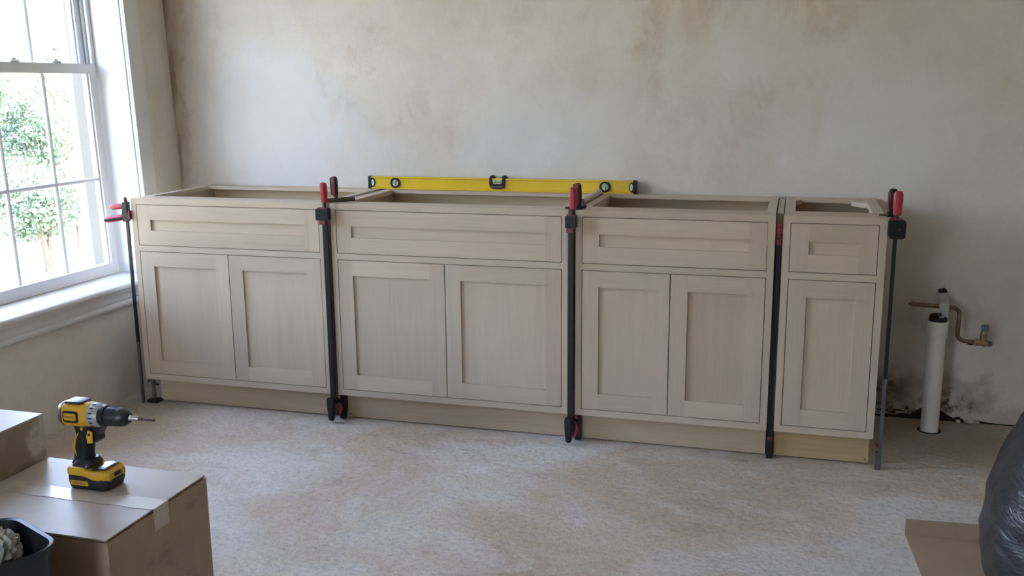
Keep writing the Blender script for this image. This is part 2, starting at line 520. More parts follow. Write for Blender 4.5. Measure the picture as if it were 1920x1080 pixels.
def tube(bm, pts, rad, n=10):
    pts = [Vector(p) for p in pts]
    if not isinstance(rad, (list, tuple)):
        rad = [rad] * len(pts)
    up = None
    secs = []
    for i, p in enumerate(pts):
        t = (pts[min(i + 1, len(pts) - 1)] - pts[max(i - 1, 0)]).normalized()
        if up is None:
            up = Vector((0, 0, 1)) if abs(t.z) < 0.9 else Vector((1, 0, 0))
        s = t.cross(up).normalized()
        up = s.cross(t).normalized()
        secs.append([p + rad[i] * (math.cos(2 * PI * k / n) * s + math.sin(2 * PI * k / n) * up) for k in range(n)])
    loft(bm, secs)

def lathe(bm, prof, origin, axis, n=16, phase=0.0):
    """prof: (radius, distance along axis)"""
    o, a = Vector(origin), Vector(axis).normalized()
    s = a.orthogonal().normalized()
    if abs(a.z) > 0.9:
        s = Vector((1, 0, 0))
    t = a.cross(s)
    loft(bm, [[o + a * d + max(r, 1e-4) * (math.cos(2 * PI * k / n + phase) * s + math.sin(2 * PI * k / n + phase) * t) for k in range(n)] for r, d in prof])

def ring(bm, centre, axis, r0, r1, d, n=28):
    """flat washer of depth d"""
    o, a = Vector(centre), Vector(axis).normalized()
    s = a.orthogonal().normalized()
    t = a.cross(s)
    def circ(r, h):
        return [bm.verts.new(o + a * h + r * (math.cos(2 * PI * k / n) * s + math.sin(2 * PI * k / n) * t)) for k in range(n)]
    rs = [circ(r0, 0), circ(r1, 0), circ(r1, d), circ(r0, d)]
    for q in range(4):
        A, B = rs[q], rs[(q + 1) % 4]
        for i in range(n):
            j = (i + 1) % n
            bm.faces.new((A[i], A[j], B[j], B[i]))

def empty(name, loc=(0, 0, 0), rz=0.0):
    o = bpy.data.objects.new(name, None)
    o.empty_display_size = 0.1
    o.location = loc
    o.rotation_euler = (0, 0, rz)
    COL.objects.link(o)
    return o

def tag(o, label=None, cat=None, group=None, kind=None):
    if label: o['label'] = label
    if cat: o['category'] = cat
    if group: o['group'] = group
    if kind: o['kind'] = kind
    return o

def struct(o, label=None):
    o['kind'] = 'structure'
    if label: o['label'] = label
    return o

def jitter(bm, amp, scale, seed=0.0):
    for v in bm.verts:
        v.co += noise.noise_vector(v.co * scale + Vector((seed, seed * 1.7, seed * 0.3))) * amp

# ------------------------------------------------------------------ the room
bm = bmesh.new(); box(bm, -0.5, ROOM_X1 + 0.2, ROOM_Y0 - 0.2, WY + 0.2, -0.12, 0.0)
struct(finish('floor', bm, 'concrete'), 'mottled bare concrete floor with tan and grey patches')
bm = bmesh.new(); box(bm, -0.75, ROOM_X1 + 0.2, WY, WY + 0.2, 0.0, CEIL + 0.1)
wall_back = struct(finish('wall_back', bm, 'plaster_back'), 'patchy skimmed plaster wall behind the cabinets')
bm = bmesh.new(); box(bm, ROOM_X1, ROOM_X1 + 0.2, ROOM_Y0, WY, 0.0, CEIL + 0.1)
struct(finish('wall_right', bm, 'plaster'))
bm = bmesh.new(); box(bm, -0.75, ROOM_X1 + 0.2, ROOM_Y0, WY, CEIL, CEIL + 0.1)
struct(finish('ceiling', bm, 'white_wall'))
bm = bmesh.new()
box(bm, -0.6, REAR[0], ROOM_Y0 - 0.2, ROOM_Y0, 0, CEIL)
box(bm, REAR[1], ROOM_X1 + 0.2, ROOM_Y0 - 0.2, ROOM_Y0, 0, CEIL)
box(bm, REAR[0], REAR[1], ROOM_Y0 - 0.2, ROOM_Y0, 2.15, CEIL)
struct(finish('wall_rear', bm, 'white_wall'))
# left wall with two window openings (leans a little)
XO = C - 0.265
bm = bmesh.new()
ys = [ROOM_Y0 - 0.2, WIN2[0], WIN2[1], WIN1[0], WIN1[1], WY + 0.1]
for i in range(5):
    a, b = ys[i], ys[i + 1]
    if i in (1, 3):
        box(bm, XO, C, a, b, 0, WZ[0] - 0.03)
        box(bm, XO, C, a, b, WZ[1], CEIL)
    else:
        box(bm, XO, C, a, b, 0, CEIL)
struct(finish('wall_left', bm, 'plaster_left', lean=True), 'tan plaster wall with the window')

def make_window(name, y0, y1, npane, label):
    w = struct(empty(name, (C, (y0 + y1) / 2, 0)), label)
    def part(nm, x0, x1, ya, yb, z0, z1, mat, par=w, bev=0.002):
        bm = bmesh.new(); box(bm, x0, x1, ya, yb, z0, z1)
        if bev:
            bmesh.ops.bevel(bm, geom=list(bm.edges), offset=bev, segments=1, affect='EDGES')
        for v in bm.verts:
            v.co.x += lean_x(v.co.z)
        o = finish(nm, bm, mat)
        o.parent = par
        if par is w:
            o.matrix_parent_inverse = w.matrix_basis.inverted()
        return o
    # painted reveal boards
    part('jamb', C - 0.22, C + 0.004, y1 - 0.001, y1 + 0.012, WZ[0], WZ[1], 'white')
    part('jamb', C - 0.22, C + 0.004, y0 - 0.012, y0 + 0.001, WZ[0], WZ[1], 'white')
    part('jamb', C - 0.22, C + 0.004, y0, y1, WZ[1] - 0.012, WZ[1] + 0.001, 'white')
    # casing boards round the opening with a bead on the inner edge
    for a, b, nb in ((y1 + 0.004, y1 + 0.106, y1 + 0.004), (y0 - 0.106, y0 - 0.004, y0 - 0.020)):
        part('casing', C, C + 0.018, a, b, WZ[0] - 0.0, WZ[1] + 0.106, 'white_old')
        part('casing_bead', C + 0.018, C + 0.026, nb, nb + 0.016, WZ[0] + 0.02, WZ[1] + 0.004, 'white')
    part('casing', C, C + 0.018, y0 - 0.004, y1 + 0.004, WZ[1] + 0.004, WZ[1] + 0.106, 'white_old')
    # stool with rounded nose, apron with moulded profile
    bm = bmesh.new()
    nose = [(C - 0.215, 0.475), (C + 0.044, 0.475), (C + 0.052, 0.480), (C + 0.055, 0.488), (C + 0.052, 0.496), (C + 0.044, 0.501), (C - 0.215, 0.505)]
    prism(bm, [(p[0] + lean_x(p[1]), p[1]) for p in nose], 'y', y0 - 0.115, y1 + 0.115)
    o = finish('stool', bm, 'white', angle=50); o.parent = w; o.matrix_parent_inverse = w.matrix_basis.inverted()
    bm = bmesh.new()
    ap = [(C - 0.002, 0.475), (C + 0.040, 0.475), (C + 0.038, 0.466), (C + 0.030, 0.458), (C + 0.026, 0.446), (C + 0.024, 0.432), (C + 0.018, 0.424),
          (C + 0.024, 0.420), (C + 0.026, 0.410), (C + 0.022, 0.400), (C - 0.002, 0.399)]
    prism(bm, [(p[0] + lean_x(p[1]), p[1]) for p in ap], 'y', y0 - 0.12, y1 + 0.11)
    o = finish('apron', bm, 'white_old', angle=28); o.parent = w; o.matrix_parent_inverse = w.matrix_basis.inverted()
    # balance tracks beside the upper sash
    for dx in (0.150, 0.172, 0.196):
        part('balance_track', C - dx - 0.006, C - dx + 0.006, y1 - 0.022, y1 - 0.001, 1.42, WZ[1] - 0.012, 'vinyl')
    # beige outer frame seen through the panes
    part('outer_frame', XO - 0.01, C - 0.222, y1 - 0.003, y1 + 0.05, WZ[0] - 0.02, WZ[1], 'beige')
    part('outer_frame', XO - 0.01, C - 0.222, y0 - 0.05, y0 + 0.003, WZ[0] - 0.02, WZ[1], 'beige')
    part('outer_sill', XO - 0.06, C - 0.215, y0, y1, WZ[0] - 0.04, WZ[0] + 0.02, 'beige')
    def sash(xf, z0, z1, rb, rt, nrow, zm):
        """xf: room-side face"""
        xb = xf - 0.034
        bm = bmesh.new()
        st = 0.042
        a, b = y0 + 0.012, y1 - 0.012
        box(bm, xb, xf, a, a + st, z0, z1)
        box(bm, xb, xf, b - st, b, z0, z1)
        box(bm, xb, xf, a + st, b - st, z0, z0 + rb)
        box(bm, xb, xf, a + st, b - st, z1 - rt, z1)
        # glazing stop step
        for q0, q1 in ((a + st, a + st + 0.008), (b - st - 0.008, b - st)):
            box(bm, xb, xf - 0.010, q0, q1, z0 + rb, z1 - rt)
        bm2 = bm
        for v in bm2.verts:
            v.co.x += lean_x(v.co.z)
        s = finish('sash', bm2, 'vinyl'); s.parent = w; s.matrix_parent_inverse = w.matrix_basis.inverted()
        inv = w.matrix_basis.inverted()
        def sub(nm, x0, x1, ya, yb, za, zb, mat, bev=0.0015):
            o = part(nm, x0, x1, ya, yb, za, zb, mat, s, bev)
        ga, gb = a + st, b - st
        zs = [z0 + rb] + ([zm] if nrow == 2 else []) + [z1 - rt]
        for i in range(1, npane):
            y = ga + (gb - ga) * i / npane
            sub('muntin', xf - 0.026, xf - 0.008, y - 0.008, y + 0.008, zs[0], zs[-1], 'vinyl', 0.004)
        if nrow == 2:
            sub('muntin', xf - 0.026, xf - 0.008, ga, gb, zm - 0.008, zm + 0.008, 'vinyl', 0.004)
        for i in range(npane):
            for j in range(len(zs) - 1):
                sub('pane', xf - 0.019, xf - 0.016, ga + (gb - ga) * i / npane, ga + (gb - ga) * (i + 1) / npane, zs[j], zs[j + 1], 'glass', 0)
        return s, sub
    s, sub = sash(C - 0.140, 0.506, 1.419, 0.050, 0.040, 2, 0.928)
    for yy in (y1 - 0.235 - 0.02, y1 - 0.465 - 0.02):
        sub('sash_lock', C - 0.172, C - 0.146, yy, yy + 0.05, 1.419, 1.430, 'white_old', 0.004)
        sub('sash_lock', C - 0.166, C - 0.150, yy + 0.015, yy + 0.035, 1.428, 1.438, 'white_old', 0.003)
    sash(C - 0.180, 1.386, 2.306, 0.036, 0.05, 2, 1.86)
    return w
make_window('window_1', WIN1[0], WIN1[1], 3, 'white double-hung window with muntin bars')
make_window('window_2', WIN2[0], WIN2[1], 3, 'second double-hung window nearer the camera')

# cracks, hole and broken plaster low on the back wall
def flat_blot(name, pts, y, mat, depth=0.003):
    bm = bmesh.new()
    prism(bm, pts, 'y', y - depth, y + 0.004)
    return finish(name, bm, mat, wall_back, smooth=False)
def blot_pts(cx, cz, rx, rz, n, seed, rough=0.3):
    rnd = random.Random(seed)
    return [(cx + rx * math.cos(2 * PI * i / n) * (1 + rnd.uniform(-rough, rough)), cz + rz * math.sin(2 * PI * i / n) * (1 + rnd.uniform(-rough, rough))) for i in range(n)]
flat_blot('hole', blot_pts(3.176, 0.523, 0.017, 0.011, 14, 3), WY, 'hole', 0.0015)
flat_blot('hole', blot_pts(3.290, 0.318, 0.013, 0.004, 12, 5), WY, 'hole', 0.0015)
def crack(pts_top, z0=0.0, name='crack'):
    bm = bmesh.new()
    prism(bm, [(x, z) for x, z in pts_top] + [(pts_top[-1][0], z0), (pts_top[0][0], z0)], 'y', WY - 0.002, WY + 0.004)
    finish(name, bm, 'hole', wall_back, smooth=False)
crack([(2.955, 0.006), (3.0, 0.012), (3.03, 0.008), (3.06, 0.020), (3.09, 0.016), (3.115, 0.036), (3.14, 0.052), (3.17, 0.056), (3.20, 0.045),
       (3.225, 0.026), (3.25, 0.015), (3.27, 0.022), (3.29, 0.009), (3.34, 0.012), (3.375, 0.006), (3.42, 0.004), (3.60, 0.004), (4.60, 0.003)])
crack([(0.9, 0.004), (2.9, 0.004)])
for i, (x, z, s) in enumerate(((2.985, 0.026, 0.014), (3.022, 0.020, 0.010), (3.048, 0.030, 0.009))):
    flat_blot('mould_spot', blot_pts(x, z, s * 1.6, s * 0.35, 11, i + 20, 0.4), WY, 'hole', 0.0012)
for i, (x, y, s) in enumerate(((3.305, 0.585, 0.020), (3.335, 0.588, 0.014), (3.268, 0.59, 0.010), (3.40, 0.50, 0.008))):
    bm = bmesh.new()
    bmesh.ops.create_icosphere(bm, subdivisions=2, radius=s)
    for v in bm.verts:
        v.co.z *= 0.55
        v.co.y *= 0.6
    jitter(bm, s * 0.5, 45, i)
    zmin = min(v.co.z for v in bm.verts)
    o = finish('plaster_chip', bm, 'chip', None, smooth=False, loc=(x, y, -zmin))
    tag(o, ['largest broken plaster chip fallen at the foot of the wall by the drain pipe', 'second broken plaster chip, right of the largest at the foot of the wall',
            'small plaster crumb between the drain pipe and the larger chips', 'tiny plaster crumb on the floor near the black bag'][i], 'plaster chip', 'plaster chips by the drain')

# ------------------------------------------------------------------ cabinets
TOPZ, DEPTH = 0.876, 0.593
ZB, ZD0, ZD1, ZO0, ZO1 = 0.1101, 0.6829, 0.8527, 0.1342, 0.6597
GAP = 0.0025
FR = 0.060

def shaker(name, x0, x1, z0, z1, parent, fr=FR, horizontal_panel=False):
    """a five-piece front: the panel is the mesh of the front, stiles and rails are its pieces"""
    x0, x1, z0, z1 = x0 + GAP, x1 - GAP, z0 + GAP, z1 - GAP
    yf, yb = 0.0005, 0.019
    p = bx(name, x0 + fr - 0.006, x1 - fr + 0.006, 0.0095, 0.0165, z0 + fr - 0.006, z1 - fr + 0.006, 'face_h' if horizontal_panel else 'face_v', parent, 0)
    bx('stile', x0, x0 + fr, yf, yb, z0, z1, 'face_v', p, 0.0009)
    bx('stile', x1 - fr, x1, yf, yb, z0, z1, 'face_v', p, 0.0009)
    bx('rail', x0 + fr, x1 - fr, yf, yb, z0, z0 + fr, 'face_h', p, 0.0009)
    bx('rail', x0 + fr, x1 - fr, yf, yb, z1 - fr, z1, 'face_h', p, 0.0009)
    return p

def make_cabinet(L, R, l, r, m, tl, tr, label, toe_mat, mitre, sh, sd_):
    cx = (L + R) / 2
    root = tag(empty('base_cabinet', (cx, 0, 0)), label, 'cabinet', 'row of unfinished base cabinets')
    L, R, l, r, tl, tr = L - cx, R - cx, l - cx, r - cx, tl - cx, tr - cx
    # face frame
    def stile(a, b, top_mitre):
        bm = bmesh.new()
        if top_mitre:
            prism(bm, [(a, ZB), (b, ZB), (b, TOPZ), (a, TOPZ - (b - a))], 'y', 0, 0.019)
        else:
            box(bm, a, b, 0, 0.019, ZB, TOPZ)
        finish('frame_stile', bm, 'face_v', root, 0.001)
    stile(L, l, False)
    stile(r, R, mitre)
    bm = bmesh.new()
    if mitre:
        prism(bm, [(l, ZD1), (r, TOPZ - (R - r)), (R, TOPZ), (l, TOPZ)], 'y', 0, 0.019)
    else:
        box(bm, l, r, 0, 0.019, ZD1, TOPZ)
    finish('frame_rail', bm, 'face_h', root, 0.001)
    bx('frame_rail', l, r, 0, 0.019, ZO1, ZD0, 'face_h', root, 0.001)
    bx('frame_rail', l, r, 0, 0.019, ZB, ZO0, 'face_h', root, 0.001)
    # fronts
    d = shaker('drawer_front', l, r, ZD0, ZD1, root, horizontal_panel=True)
    if m is None:
        shaker('door', l, r, ZO0, ZO1, root)
    else:
        shaker('door', l, m - cx + 0.0008, ZO0, ZO1, root)
        shaker('door', m - cx - 0.0008, r, ZO0, ZO1, root)
    # carcass
    t = 0.018
    bx('side_panel', L + 0.002, L + 0.002 + t, 0.019, DEPTH, ZB, TOPZ, 'face_d', root)
    bx('side_panel', R - 0.002 - t, R - 0.002, 0.019, DEPTH, ZB, TOPZ, 'face_d', root)
    bx('back_panel', L + 0.02, R - 0.02, DEPTH - 0.012, DEPTH, ZB, TOPZ - 0.001, 'ply', root)
    bx('bottom_panel', L + 0.02, R - 0.02, 0.019, DEPTH - 0.012, ZB, ZB + 0.018, 'ply', root)
    bx('front_stretcher', L + 0.02, R - 0.02, 0.019, sh, TOPZ - 0.019, TOPZ, 'face_h', root)
    bx('back_stretcher', L + 0.02, R - 0.02, DEPTH - 0.078, DEPTH - 0.012, TOPZ - 0.014, TOPZ - 0.001, 'face_h', root)
    bx('cleat', L + 0.02, L + 0.02 + sd_, sh, DEPTH - 0.078, TOPZ - 0.018, TOPZ - 0.0005, 'face_d', root)
    bx('cleat', R - 0.02 - sd_, R - 0.02, sh, DEPTH - 0.078, TOPZ - 0.018, TOPZ - 0.0005, 'face_d', root)
    bx('drawer_divider', L + 0.02, R - 0.02, 0.019, DEPTH - 0.012, ZD0 - 0.018, ZD0 - 0.003, 'ply', root)
    # plinth
    bx('toe_kick', tl, tr, 0.049, 0.067, 0.0045, ZB, toe_mat, root)
    bx('plinth_side', tl, tl + t, 0.067, DEPTH - 0.05, 0, ZB, 'ply', root)
    bx('plinth_side', tr - t, tr, 0.067, DEPTH - 0.05, 0, ZB, 'ply', root)
    return root, L, R

cab1, *_ = make_cabinet(0.0, 0.8623, 0.0234, 0.8437, 0.434, 0.034, 0.850, 'two-door base cabinet beside the window, leftmost of the row', 'toe', False, 0.10, 0.012)
cab2, *_ = make_cabinet(0.894, 1.8313, 0.9158, 1.8078, 1.3555, 0.910, 1.8166, 'widest two-door base cabinet, second from the window, under the yellow level', 'toe', False, 0.085, 0.022)
cab3, *_ = make_cabinet(1.8579, 2.5501, 1.881, 2.5264, 2.1998, 1.8688, 2.548, 'two-door base cabinet left of the narrow one, third from the window', 'toe', True, 0.11, 0.012)
cab4, *_ = make_cabinet(2.575, 2.9058, 2.5984, 2.8818, None, 2.5763, 2.8984, 'narrow single-door base cabinet at the right end of the row', 'toe_yellow', True, 0.13, 0.018)

# corner block inside the narrow cabinet's back corner and screw heads
bm = bmesh.new()
prism(bm, [(0.145, 0.508), (0.145, 0.44), (0.125, 0.44), (0.075, 0.508)], 'z', TOPZ - 0.022, TOPZ - 0.004)
finish('corner_block', bm, 'face_h', cab4, 0.001)
bm = bmesh.new()
prism(bm, [(-0.127, 0.508), (-0.127, 0.47), (-0.105, 0.508)], 'z', TOPZ - 0.020, TOPZ - 0.002)
finish('corner_block', bm, 'face_h', cab4, 0.001)
bm = bmesh.new(); lathe(bm, [(0.0035, 0), (0.0035, 0.0012)], (0.147, 0.049, 0.018), (0, -1, 0), 10)
finish('screw_head', bm, 'bronze', cab4)
bm = bmesh.new(); lathe(bm, [(0.0030, 0), (0.0030, 0.0012)], (-0.438, 0.049, 0.016), (0, -1, 0), 10)
finish('screw_head', bm, 'bronze', cab2)

# pale filler strip between the third and fourth cabinet
f = empty('filler_strip', (2.5627, 0.36, 0))
tag(f, 'pale wooden filler strip in the gap beside the narrow cabinet', 'filler strip')
bx('board', -0.0105, 0.0105, -0.235, 0.23, 0.10, 0.868, 'filler', f)
bx('foot_block', -0.0100, 0.0100, -0.20, 0.20, 0.0, 0.10, 'filler', f)

# round bar lying over the gap between second and third cabinet
bm = bmesh.new()
tube(bm, [(0, -0.19, 0), (0, -0.10, 0), (0, 0.19, 0)], [0.011, 0.0125, 0.0115], 14)
o = finish('wooden_dowel', bm, 'filler', None, loc=(1.8445, 0.325, 0.8868))
tag(o, 'pale round wooden bar lying along the cabinet tops in the middle gap', 'dowel')
bm = bmesh.new(); lathe(bm, [(0.0133, 0), (0.0133, 0.028)], (0, -0.195, 0), (0, 1, 0), 14)
finish('end_cap', bm, 'bronze', o)

# ------------------------------------------------------------------ clamps
def grip(name, parent, base, axis, length, r, mat, n=8, stripe=None):
    bm = bmesh.new()
    lathe(bm, [(r * 0.72, 0), (r * 0.84, length * 0.03), (r * 0.92, length * 0.25), (r, length * 0.55), (r * 0.98, length * 0.86), (r * 0.8, length * 0.96), (r * 0.5, length)], base, axis, n, PI / 8)
    g = finish(name, bm, mat, parent, angle=25)
    if stripe:
        bm = bmesh.new()
        b, a = Vector(base), Vector(axis).normalized()
        for s in (1, -1):
            off = Vector((s * r * 0.80, -r * 0.45, 0)) if abs(a.z) > 0.5 else Vector((0, -r * 0.86, -r * 0.2))
            tube(bm, [b + off * 0.85 + a * length * 0.06, b + off + a * length * 0.5, b + off * 0.9 + a * length * 0.94], r * 0.34, 6)
        finish('grip_inlay', bm, stripe, g)
    return g

def gap_clamp(x, label, hw, hx, gx):
    """upright bar clamp standing in the gap between two cabinets"""
    t = tag(empty('bar_clamp', (x, -0.012, 0)), label, 'clamp', 'bar clamps along the cabinet row')
    bm = bmesh.new(); box(bm, -0.009, 0.009, -0.006, 0.004, 0.100, 0.862)
    finish('bar', bm, 'bar', t, 0.0015)
    bx('bar_edge', -0.0125, -0.0095, -0.004, 0.006, 0.105, 0.820, 'steel', t, 0.0006)
    # head
    bm = bmesh.new(); prism(bm, rrect(hw, 0.044, 0.004, 3, hx, 0.838), 'y', -0.034, -0.006)
    h = finish('head', bm, 'black', t, 0.002)
    bx('head_cap', hx - hw * 0.38, hx + hw * 0.44, -0.032, -0.008, 0.8585, 0.8635, 'dark_red', h, 0.0015)
    bx('collar', -0.012, 0.012, -0.028, -0.006, 0.800, 0.817, 'dark_red', h, 0.003)
    for dx in (hx - hw * 0.2, hx + hw * 0.16):
        bm = bmesh.new(); lathe(bm, [(0.0035, 0), (0.003, 0.001)], (dx, -0.034, 0.838), (0, -1, 0), 10)
        finish('rivet', bm, 'bar', h)
    bm = bmesh.new(); tube(bm, [(gx, -0.020, 0.855), (gx, -0.020, 0.895)], 0.006, 10)
    finish('spindle', bm, 'bar', t)
    grip('handle', t, (gx, -0.020, 0.884), (-0.02, 0, 1), 0.076, 0.0145, 'red', 8)
    # lower grip hanging in front of the toe kick
    bm = bmesh.new()
    secs = []
    for z, w, dpt in ((0.104, 0.026, 0.024), (0.098, 0.030, 0.027), (0.055, 0.028, 0.026), (0.048, 0.026, 0.024), (0.018, 0.022, 0.021), (0.010, 0.014, 0.014)):
        secs.append([(p[0] - 0.003, p[1] - 0.018, z) for p in rrect(w, dpt, 0.005, 3)])
    loft(bm, secs)
    finish('lower_grip', bm, 'black_soft', t)
    # sliding jaw behind it, in the toe space
    bm = bmesh.new(); box(bm, 0.010, 0.030, 0.030, 0.052, 0.004, 0.106)
    j = finish('sliding_jaw', bm, 'black', t, 0.002)
    bx('jaw_arm', 0.002, 0.022, -0.014, 0.032, 0.082, 0.094, 'black', j, 0.002)
    bm = bmesh.new(); tube(bm, [(0.016, 0.024, 0.106), (0.018, 0.018, 0.092), (0.014, 0.022, 0.080)], [0.004, 0.007, 0.004], 8)
    finish('release_lever', bm, 'red', j)
    bm = bmesh.new(); tube(bm, [(0.018, 0.024, 0.070), (0.022, 0.018, 0.048), (0.012, 0.020, 0.018)], [0.003, 0.006, 0.003], 8)
    finish('trigger', bm, 'red', j)
    return t

gap_clamp(0.8780, 'tall bar clamp with red handle between the first two cabinets from the window', 0.050, 0.002, 0.010)
gap_clamp(1.8445, 'tall bar clamp with red handle in the gap between the two middle cabinets', 0.038, 0.004, 0.011)

# cross-bar clamp standing on the corner of the second cabinet
t = tag(empty('spreader_clamp', (0.905, 0.045, TOPZ)), 'small clamp with black-and-red handle and brown crossbar on the second cabinet corner', 'clamp', 'small clamps on the cabinet tops')
bm = bmesh.new(); tube(bm, [(-0.035, -0.030, 0.0095), (-0.012, -0.008, 0.0095), (0.02, 0.012, 0.0100), (0.052, 0.045, 0.0105)], [0.0075, 0.0085, 0.0095, 0.0080], 10)
finish('crossbar', bm, 'bronze', t)
bm = bmesh.new(); lathe(bm, [(0.011, 0), (0.013, 0.004), (0.010, 0.012), (0.0075, 0.026)], (-0.008, 0.0, 0.008), (0, 0, 1), 12)
finish('socket', bm, 'bronze', t)
grip('handle', t, (-0.008, 0, 0.024), (-0.05, 0.02, 1), 0.076, 0.0140, 'dark_red', 8, 'black')
# and on the middle gap
t = tag(empty('spreader_clamp', (1.862, 0.030, TOPZ)), 'small clamp with dark red handle just behind the middle gap clamp', 'clamp', 'small clamps on the cabinet tops')
bm = bmesh.new(); lathe(bm, [(0.016, 0), (0.016, 0.008), (0.011, 0.014), (0.009, 0.026)], (0, 0, 0.0), (0, 0, 1), 12)
finish('socket', bm, 'black', t)
bm = bmesh.new(); tube(bm, [(-0.045, -0.018, 0.0055), (0.0, 0.0, 0.0075), (0.022, 0.02, 0.0075)], [0.004, 0.006, 0.0065], 8)
finish('crossbar', bm, 'bronze', t)
grip('handle', t, (-0.002, 0, 0.022), (-0.03, 0, 1), 0.072, 0.0145, 'dark_red', 8, 'black')

# slim clamp in the gap beside the filler strip
t = tag(empty('bar_clamp', (2.5625, 0.030, 0)), 'slim clamp with short red head, sunk in the gap before the narrow cabinet', 'clamp', 'bar clamps along the cabinet row')
bx('bar', -0.0075, 0.0075, -0.006, 0.004, 0.075, 0.80, 'bar', t, 0.0015)
bx('grey_sleeve', -0.0095, 0.0095, -0.004, 0.005, 0.14, 0.60, 'steel', t, 0.001)
bm = bmesh.new(); loft(bm, [[(p[0], p[1] - 0.008, z) for p in rrect(w, 0.020, 0.004, 3)] for z, w in ((0.772, 0.019), (0.778, 0.0215), (0.808, 0.0215), (0.812, 0.018))])
h = finish('head', bm, 'dark_red', t)
bm = bmesh.new(); loft(bm, [[(p[0], p[1] - 0.008, z) for p in rrect(w, 0.018, 0.004, 3)] for z, w in ((0.812, 0.018), (0.816, 0.020), (0.842, 0.020), (0.846, 0.014))])
finish('knob', bm, 'red', t)
for z in (0.795, 0.833):
    bm = bmesh.new(); lathe(bm, [(0.003, 0), (0.0025, 0.0012)], (0, -0.0175, z), (0, -1, 0), 8)
    finish('rivet', bm, 'black', h)
bx('foot', -0.0100, 0.0100, -0.010, 0.012, 0.0, 0.068, 'bar', t, 0.002)
bx('foot_collar', -0.0098, 0.0098, -0.009, 0.008, 0.068, 0.080, 'dark_red', t, 0.002)

# clamp at the right end
t = tag(empty('bar_clamp', (2.931, 0.0, 0)), 'tall bar clamp with big red handle at the right end of the cabinets', 'clamp', 'bar clamps along the cabinet row')
bx('bar', -0.006, 0.006, -0.002, 0.010, 0.33, 0.84, 'bar', t, 0.0012)
bx('bar_lower', -0.006, 0.006, -0.0015, 0.0095, 0.05, 0.33, 'steel', t, 0.0012)
bm = bmesh.new(); prism(bm, rrect(0.052, 0.062, 0.011, 4, 0.003, 0.842), 'y', -0.022, 0.022)
h = finish('head', bm, 'black', t, 0.003, 2)
bx('head_cap', -0.016, 0.020, -0.020, 0.020, 0.8720, 0.8765, 'dark_red', h, 0.002)
bm = bmesh.new(); lathe(bm, [(0.0045, 0), (0.004, 0.0012)], (0.010, -0.022, 0.842), (0, -1, 0), 10)
finish('rivet', bm, 'dark_red', h)
bm = bmesh.new(); tube(bm, [(0.0, 0.0, 0.870), (0.0, 0.0, 0.895)], 0.0062, 10)
finish('spindle', bm, 'bar', t)
bm = bmesh.new()
loft(bm, [[(p[0] + 0.001, p[1], z) for p in rrect(w, w * 0.86, w * 0.3, 3)] for z, w in ((0.886, 0.020), (0.890, 0.025), (0.930, 0.030), (0.955, 0.030), (0.964, 0.024), (0.966, 0.014))])
finish('handle', bm, 'red', t, angle=20)
bm = bmesh.new()
loft(bm, [[(p[0] - 0.012, p[1] + 0.036, z) for p in rrect(w, w * 0.8, w * 0.3, 3)] for z, w in ((0.892, 0.016), (0.90, 0.020), (0.94, 0.028), (0.960, 0.028), (0.968, 0.022), (0.970, 0.012))])
hb = finish('rear_handle', bm, 'black', t, angle=20)
bx('handle_edge', -0.0275, -0.0245, 0.028, 0.044, 0.902, 0.958, 'red', hb, 0.001)
bx('rear_socket', -0.026, 0.002, 0.020, 0.050, 0.8775, 0.894, 'black', t, 0.003)
bm = bmesh.new(); tube(bm, [(-0.024, 0.034, 0.8835), (-0.052, 0.030, 0.8825)], [0.0048, 0.0036], 8)
finish('pin', bm, 'copper', t)
bx('foot', -0.014, 0.006, 0.002, 0.022, 0.0, 0.062, 'steel', t, 0.003)
bm = bmesh.new(); tube(bm, [(-0.018, 0.004, 0.098), (-0.008, 0.002, 0.085), (0.004, 0.004, 0.076)], [0.004, 0.006, 0.003], 8)
finish('trigger', bm, 'dark_red', t)

# clamp at the left end, handles pointing at the window
t = tag(empty('bar_clamp', (-0.0235, 0.0, 0)), 'bar clamp with two sideways red handles between window and first cabinet', 'clamp', 'bar clamps along the cabinet row')
bx('bar', -0.0055, 0.0055, -0.004, 0.006, 0.27, 0.866, 'bar', t, 0.0012)
bx('bar_lower', -0.0055, 0.0055, -0.0035, 0.0055, 0.0, 0.27, 'steel', t, 0.0012)
bm = bmesh.new()
prism(bm, [(-0.013, 0.782), (0.004, 0.780), (0.0145, 0.792), (0.0225, 0.794), (0.0225, 0.822), (0.010, 0.818), (0.009, 0.835), (0.010, 0.860), (-0.010, 0.860), (-0.012, 0.828), (-0.014, 0.812)], 'y', -0.012, 0.012)
h = finish('jaw', bm, 'black', t, 0.002)
bx('jaw_pad', 0.0175, 0.0228, -0.014, 0.014, 0.790, 0.826, 'dark_red', h, 0.002)
bm = bmesh.new(); lathe(bm, [(0.0065, 0), (0.0065, 0.017), (0.004, 0.021)], (-0.001, 0, 0.859), (0, 0, 1), 10)
finish('bar_tip', bm, 'dark_red', t)
grip('handle', t, (-0.010, -0.002, 0.843), (-1, 0, -0.05), 0.062, 0.0130, 'red', 8)
grip('handle', t, (-0.012, -0.002, 0.798), (-1, 0, -0.14), 0.092, 0.0150, 'red', 8, 'black')

